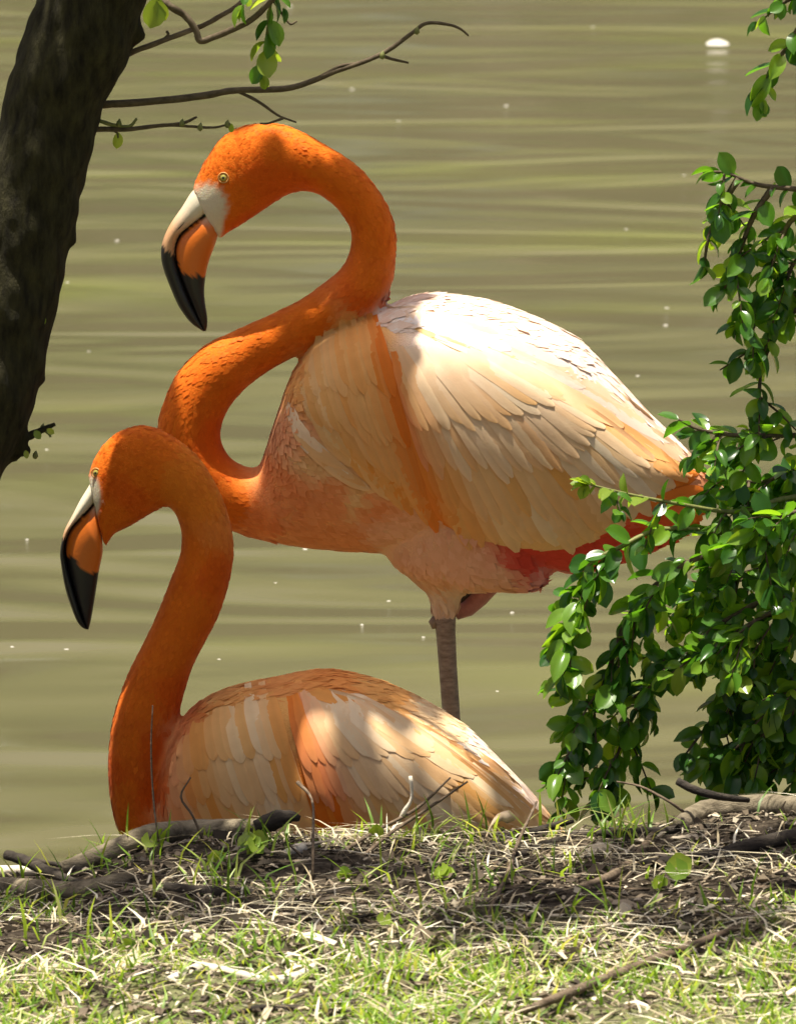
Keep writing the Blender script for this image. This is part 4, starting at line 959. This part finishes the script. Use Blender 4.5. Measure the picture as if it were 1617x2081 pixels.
def chips(n, yr, mat, name, label, big=1.0):
    V, F = [], []
    for _ in range(n):
        x = rng.uniform(-.75, .75); y = rng.uniform(*yr); p = gpos(x, y); ln = min(.07, .0105*math.exp(rng.normal(0, .75))); w_ = min(.012, .0022*math.exp(rng.normal(0, .6)))*big
        az = rng.normal(0, .9); d = Vector((math.cos(az), math.sin(az), rng.uniform(-.15, .3))).normalized(); s_ = d.cross(Vector((0, 0, 1))+rv(.4)).normalized(); n_ = s_.cross(d)
        p = p+Vector((0, 0, rng.uniform(.0, .006))); b0 = len(V)
        V += [p-d*ln*.5-s_*w_*.4, p-d*ln*.5+s_*w_*.4, p+d*ln*.5-s_*w_*.3, p+d*ln*.5+s_*w_*.3, p-s_*w_*.5+n_*w_*.6, p+s_*w_*.5+n_*w_*.6]
        F += [(b0, b0+1, b0+5, b0+4), (b0+4, b0+5, b0+3, b0+2), (b0, b0+4, b0+2), (b0+1, b0+3, b0+5), (b0, b0+2, b0+3, b0+1)]
    o = obj(name, V, F, M[mat], None, False); return tag(o, label, 'litter', kind='stuff')
chips(16000, (-1.9, -.78), 'litter', 'wood_litter', 'brown wood chips and bark crumbs covering the shaded soil')
chips(420, (-1.75, -.86), 'litter', 'bark_flakes', 'larger bark flakes and dead leaves strewn over the shaded soil', 3.2)
chips(6000, (-2.7, -1.35), 'straw', 'straw_litter', 'pale chips and dry stalks between the sunlit grass', 1.1)

# round-leaved weeds
def weed(l, label, size):
    u, v = l; p = gp(u, v); px = (p-CAM).length/FPX
    e = empty('weed', p); tag(e, label, 'weed', 'round-leaved weeds')
    for k in range(size[1]):
        h = size[0]*rng.uniform(.6, 1.3)*px; dx = rng.normal(0, .35)*h; dy = rng.normal(0, .3)*h
        top = p+Vector((dx, dy, h)); v_, f_ = tube([p-Vector((0, 0, .004)), p+Vector((dx*.4, dy*.4, h*.6)), top], [1.6*px, 1.4*px, 1.2*px], 5); obj('stalk', v_, f_, M['greentwig'], e)
        az = rng.uniform(0, 6.28); d = Vector((math.cos(az), math.sin(az)*.5, -.1)); V_, F_ = [], []
        r = size[2]*px*rng.uniform(.8, 1.15); n_ = (Vector((0, -.75, .6))+rv(.35)).normalized(); a = n_.orthogonal().normalized(); b_ = n_.cross(a)
        V_.append(top+n_*(-r*.12))
        for i in range(17):
            t = az+(i/16-.5)*5.6; rr = r*(1+.07*math.sin(t*5)); V_.append(top+(a*math.cos(t)+b_*math.sin(t))*rr+n_*r*.1*math.sin(t*2))
        F_ = [(0, i+1, i+2) for i in range(16)]
        obj('leaf', V_, F_, M['young'], e)
weed((758, 1716), 'single round bright leaf standing by the white wood chip', (30, 1, 20))
weed((515, 1745), 'cluster of round bright leaves before the charred bark stub', (36, 6, 20))
weed((325, 1742), 'round-leaved weed beside the grey log bend', (40, 2, 18))
weed((1380, 1800), 'two round yellow-green leaves below the black root', (42, 2, 23))
weed((1335, 1808), 'low round-leaved weed on the soil near the forked root', (14, 3, 20))
weed((150, 1775), 'round-leaved weed behind the thick raised stick', (20, 4, 18))
weed((440, 1760), 'low weed with round leaves below the grey log', (16, 6, 15))
weed((700, 1790), 'sprawling round-leaved weed in front of the white wood chip', (14, 5, 16))
weed((905, 1790), 'low leafy weed on the soil below the two bare twigs', (18, 6, 18))
weed((770, 1905), 'single small round leaf rising from the sunlit grass edge', (44, 1, 15))
weed((260, 1935), 'flat round-leaved weed at the edge of the sunlit grass', (10, 4, 18))

# ------------------------------------------------------------------ pale flecks on the water
def fleck_mesh():
    V, F = [(0, 0, .18)], []
    for r, h in ((.5, .26), (1.0, .08)):
        for k in range(10):
            t = 2*math.pi*k/10; q = r*(1+.25*math.sin(2.3*k+r)); V.append((q*math.cos(t), q*.7*math.sin(t), h*(.6+.5*math.sin(k*1.7))))
    F = [(0, 1+k, 1+(k+1) % 10) for k in range(10)] + [(1+k, 11+k, 11+(k+1) % 10, 1+(k+1) % 10) for k in range(10)]
    return mesh_from('floating_fleck', V, F, M['down'])
fm = fleck_mesh()
for u, v, r in [(1028, 212, 9), (715, 178, 8), (810, 243, 7), (1272, 462, 7), (1295, 760, 8), (1352, 657, 8), (1355, 622, 8), (55, 1092, 8), (620, 1112, 10), (790, 1217, 8), (735, 1265, 8), (135, 1315, 8), (25, 1310, 8), (1040, 1240, 8), (238, 485, 9), (137, 570, 7), (180, 710, 6), (445, 1335, 6), (330, 1275, 7), (95, 910, 7), (1390, 353, 7), (1205, 52, 7), (590, 10, 9), (860, 1290, 6), (560, 1180, 6), (1010, 1400, 6)]:
    p = PZ(u, v, .004); px = (p-CAM).length/FPX
    o = inst('floating_fleck', fm, Matrix.Translation(p-Vector((0, 0, .004))) @ Matrix.Rotation(rng.uniform(0, 6), 4, 'Z') @ Matrix.Scale(r*px*.62, 4), None)
    tag(o, 'tiny whitish fleck among many floating on the pond', 'fleck', 'whitish flecks on the pond')
p = PZ(1458, 86, .01); px = (p-CAM).length/FPX
V_, F_ = [], []
for i in range(13):
    t = i/12; w_ = math.sin(math.pi*min(.98, .04+t*.94))**.7
    for s_ in (-1, 0, 1): V_.append((p.x+(t-.5)*46*px, p.y+s_*w_*9*px*2.5, .004+(s_+1)*.5*w_*9*px))
for i in range(12):
    for k in (0, 1): F_.append((i*3+k, i*3+k+1, i*3+k+4, i*3+k+3))
tag(obj('floating_feather', V_, F_, M['down']), 'large curled white feather floating alone on the pond', 'feather')
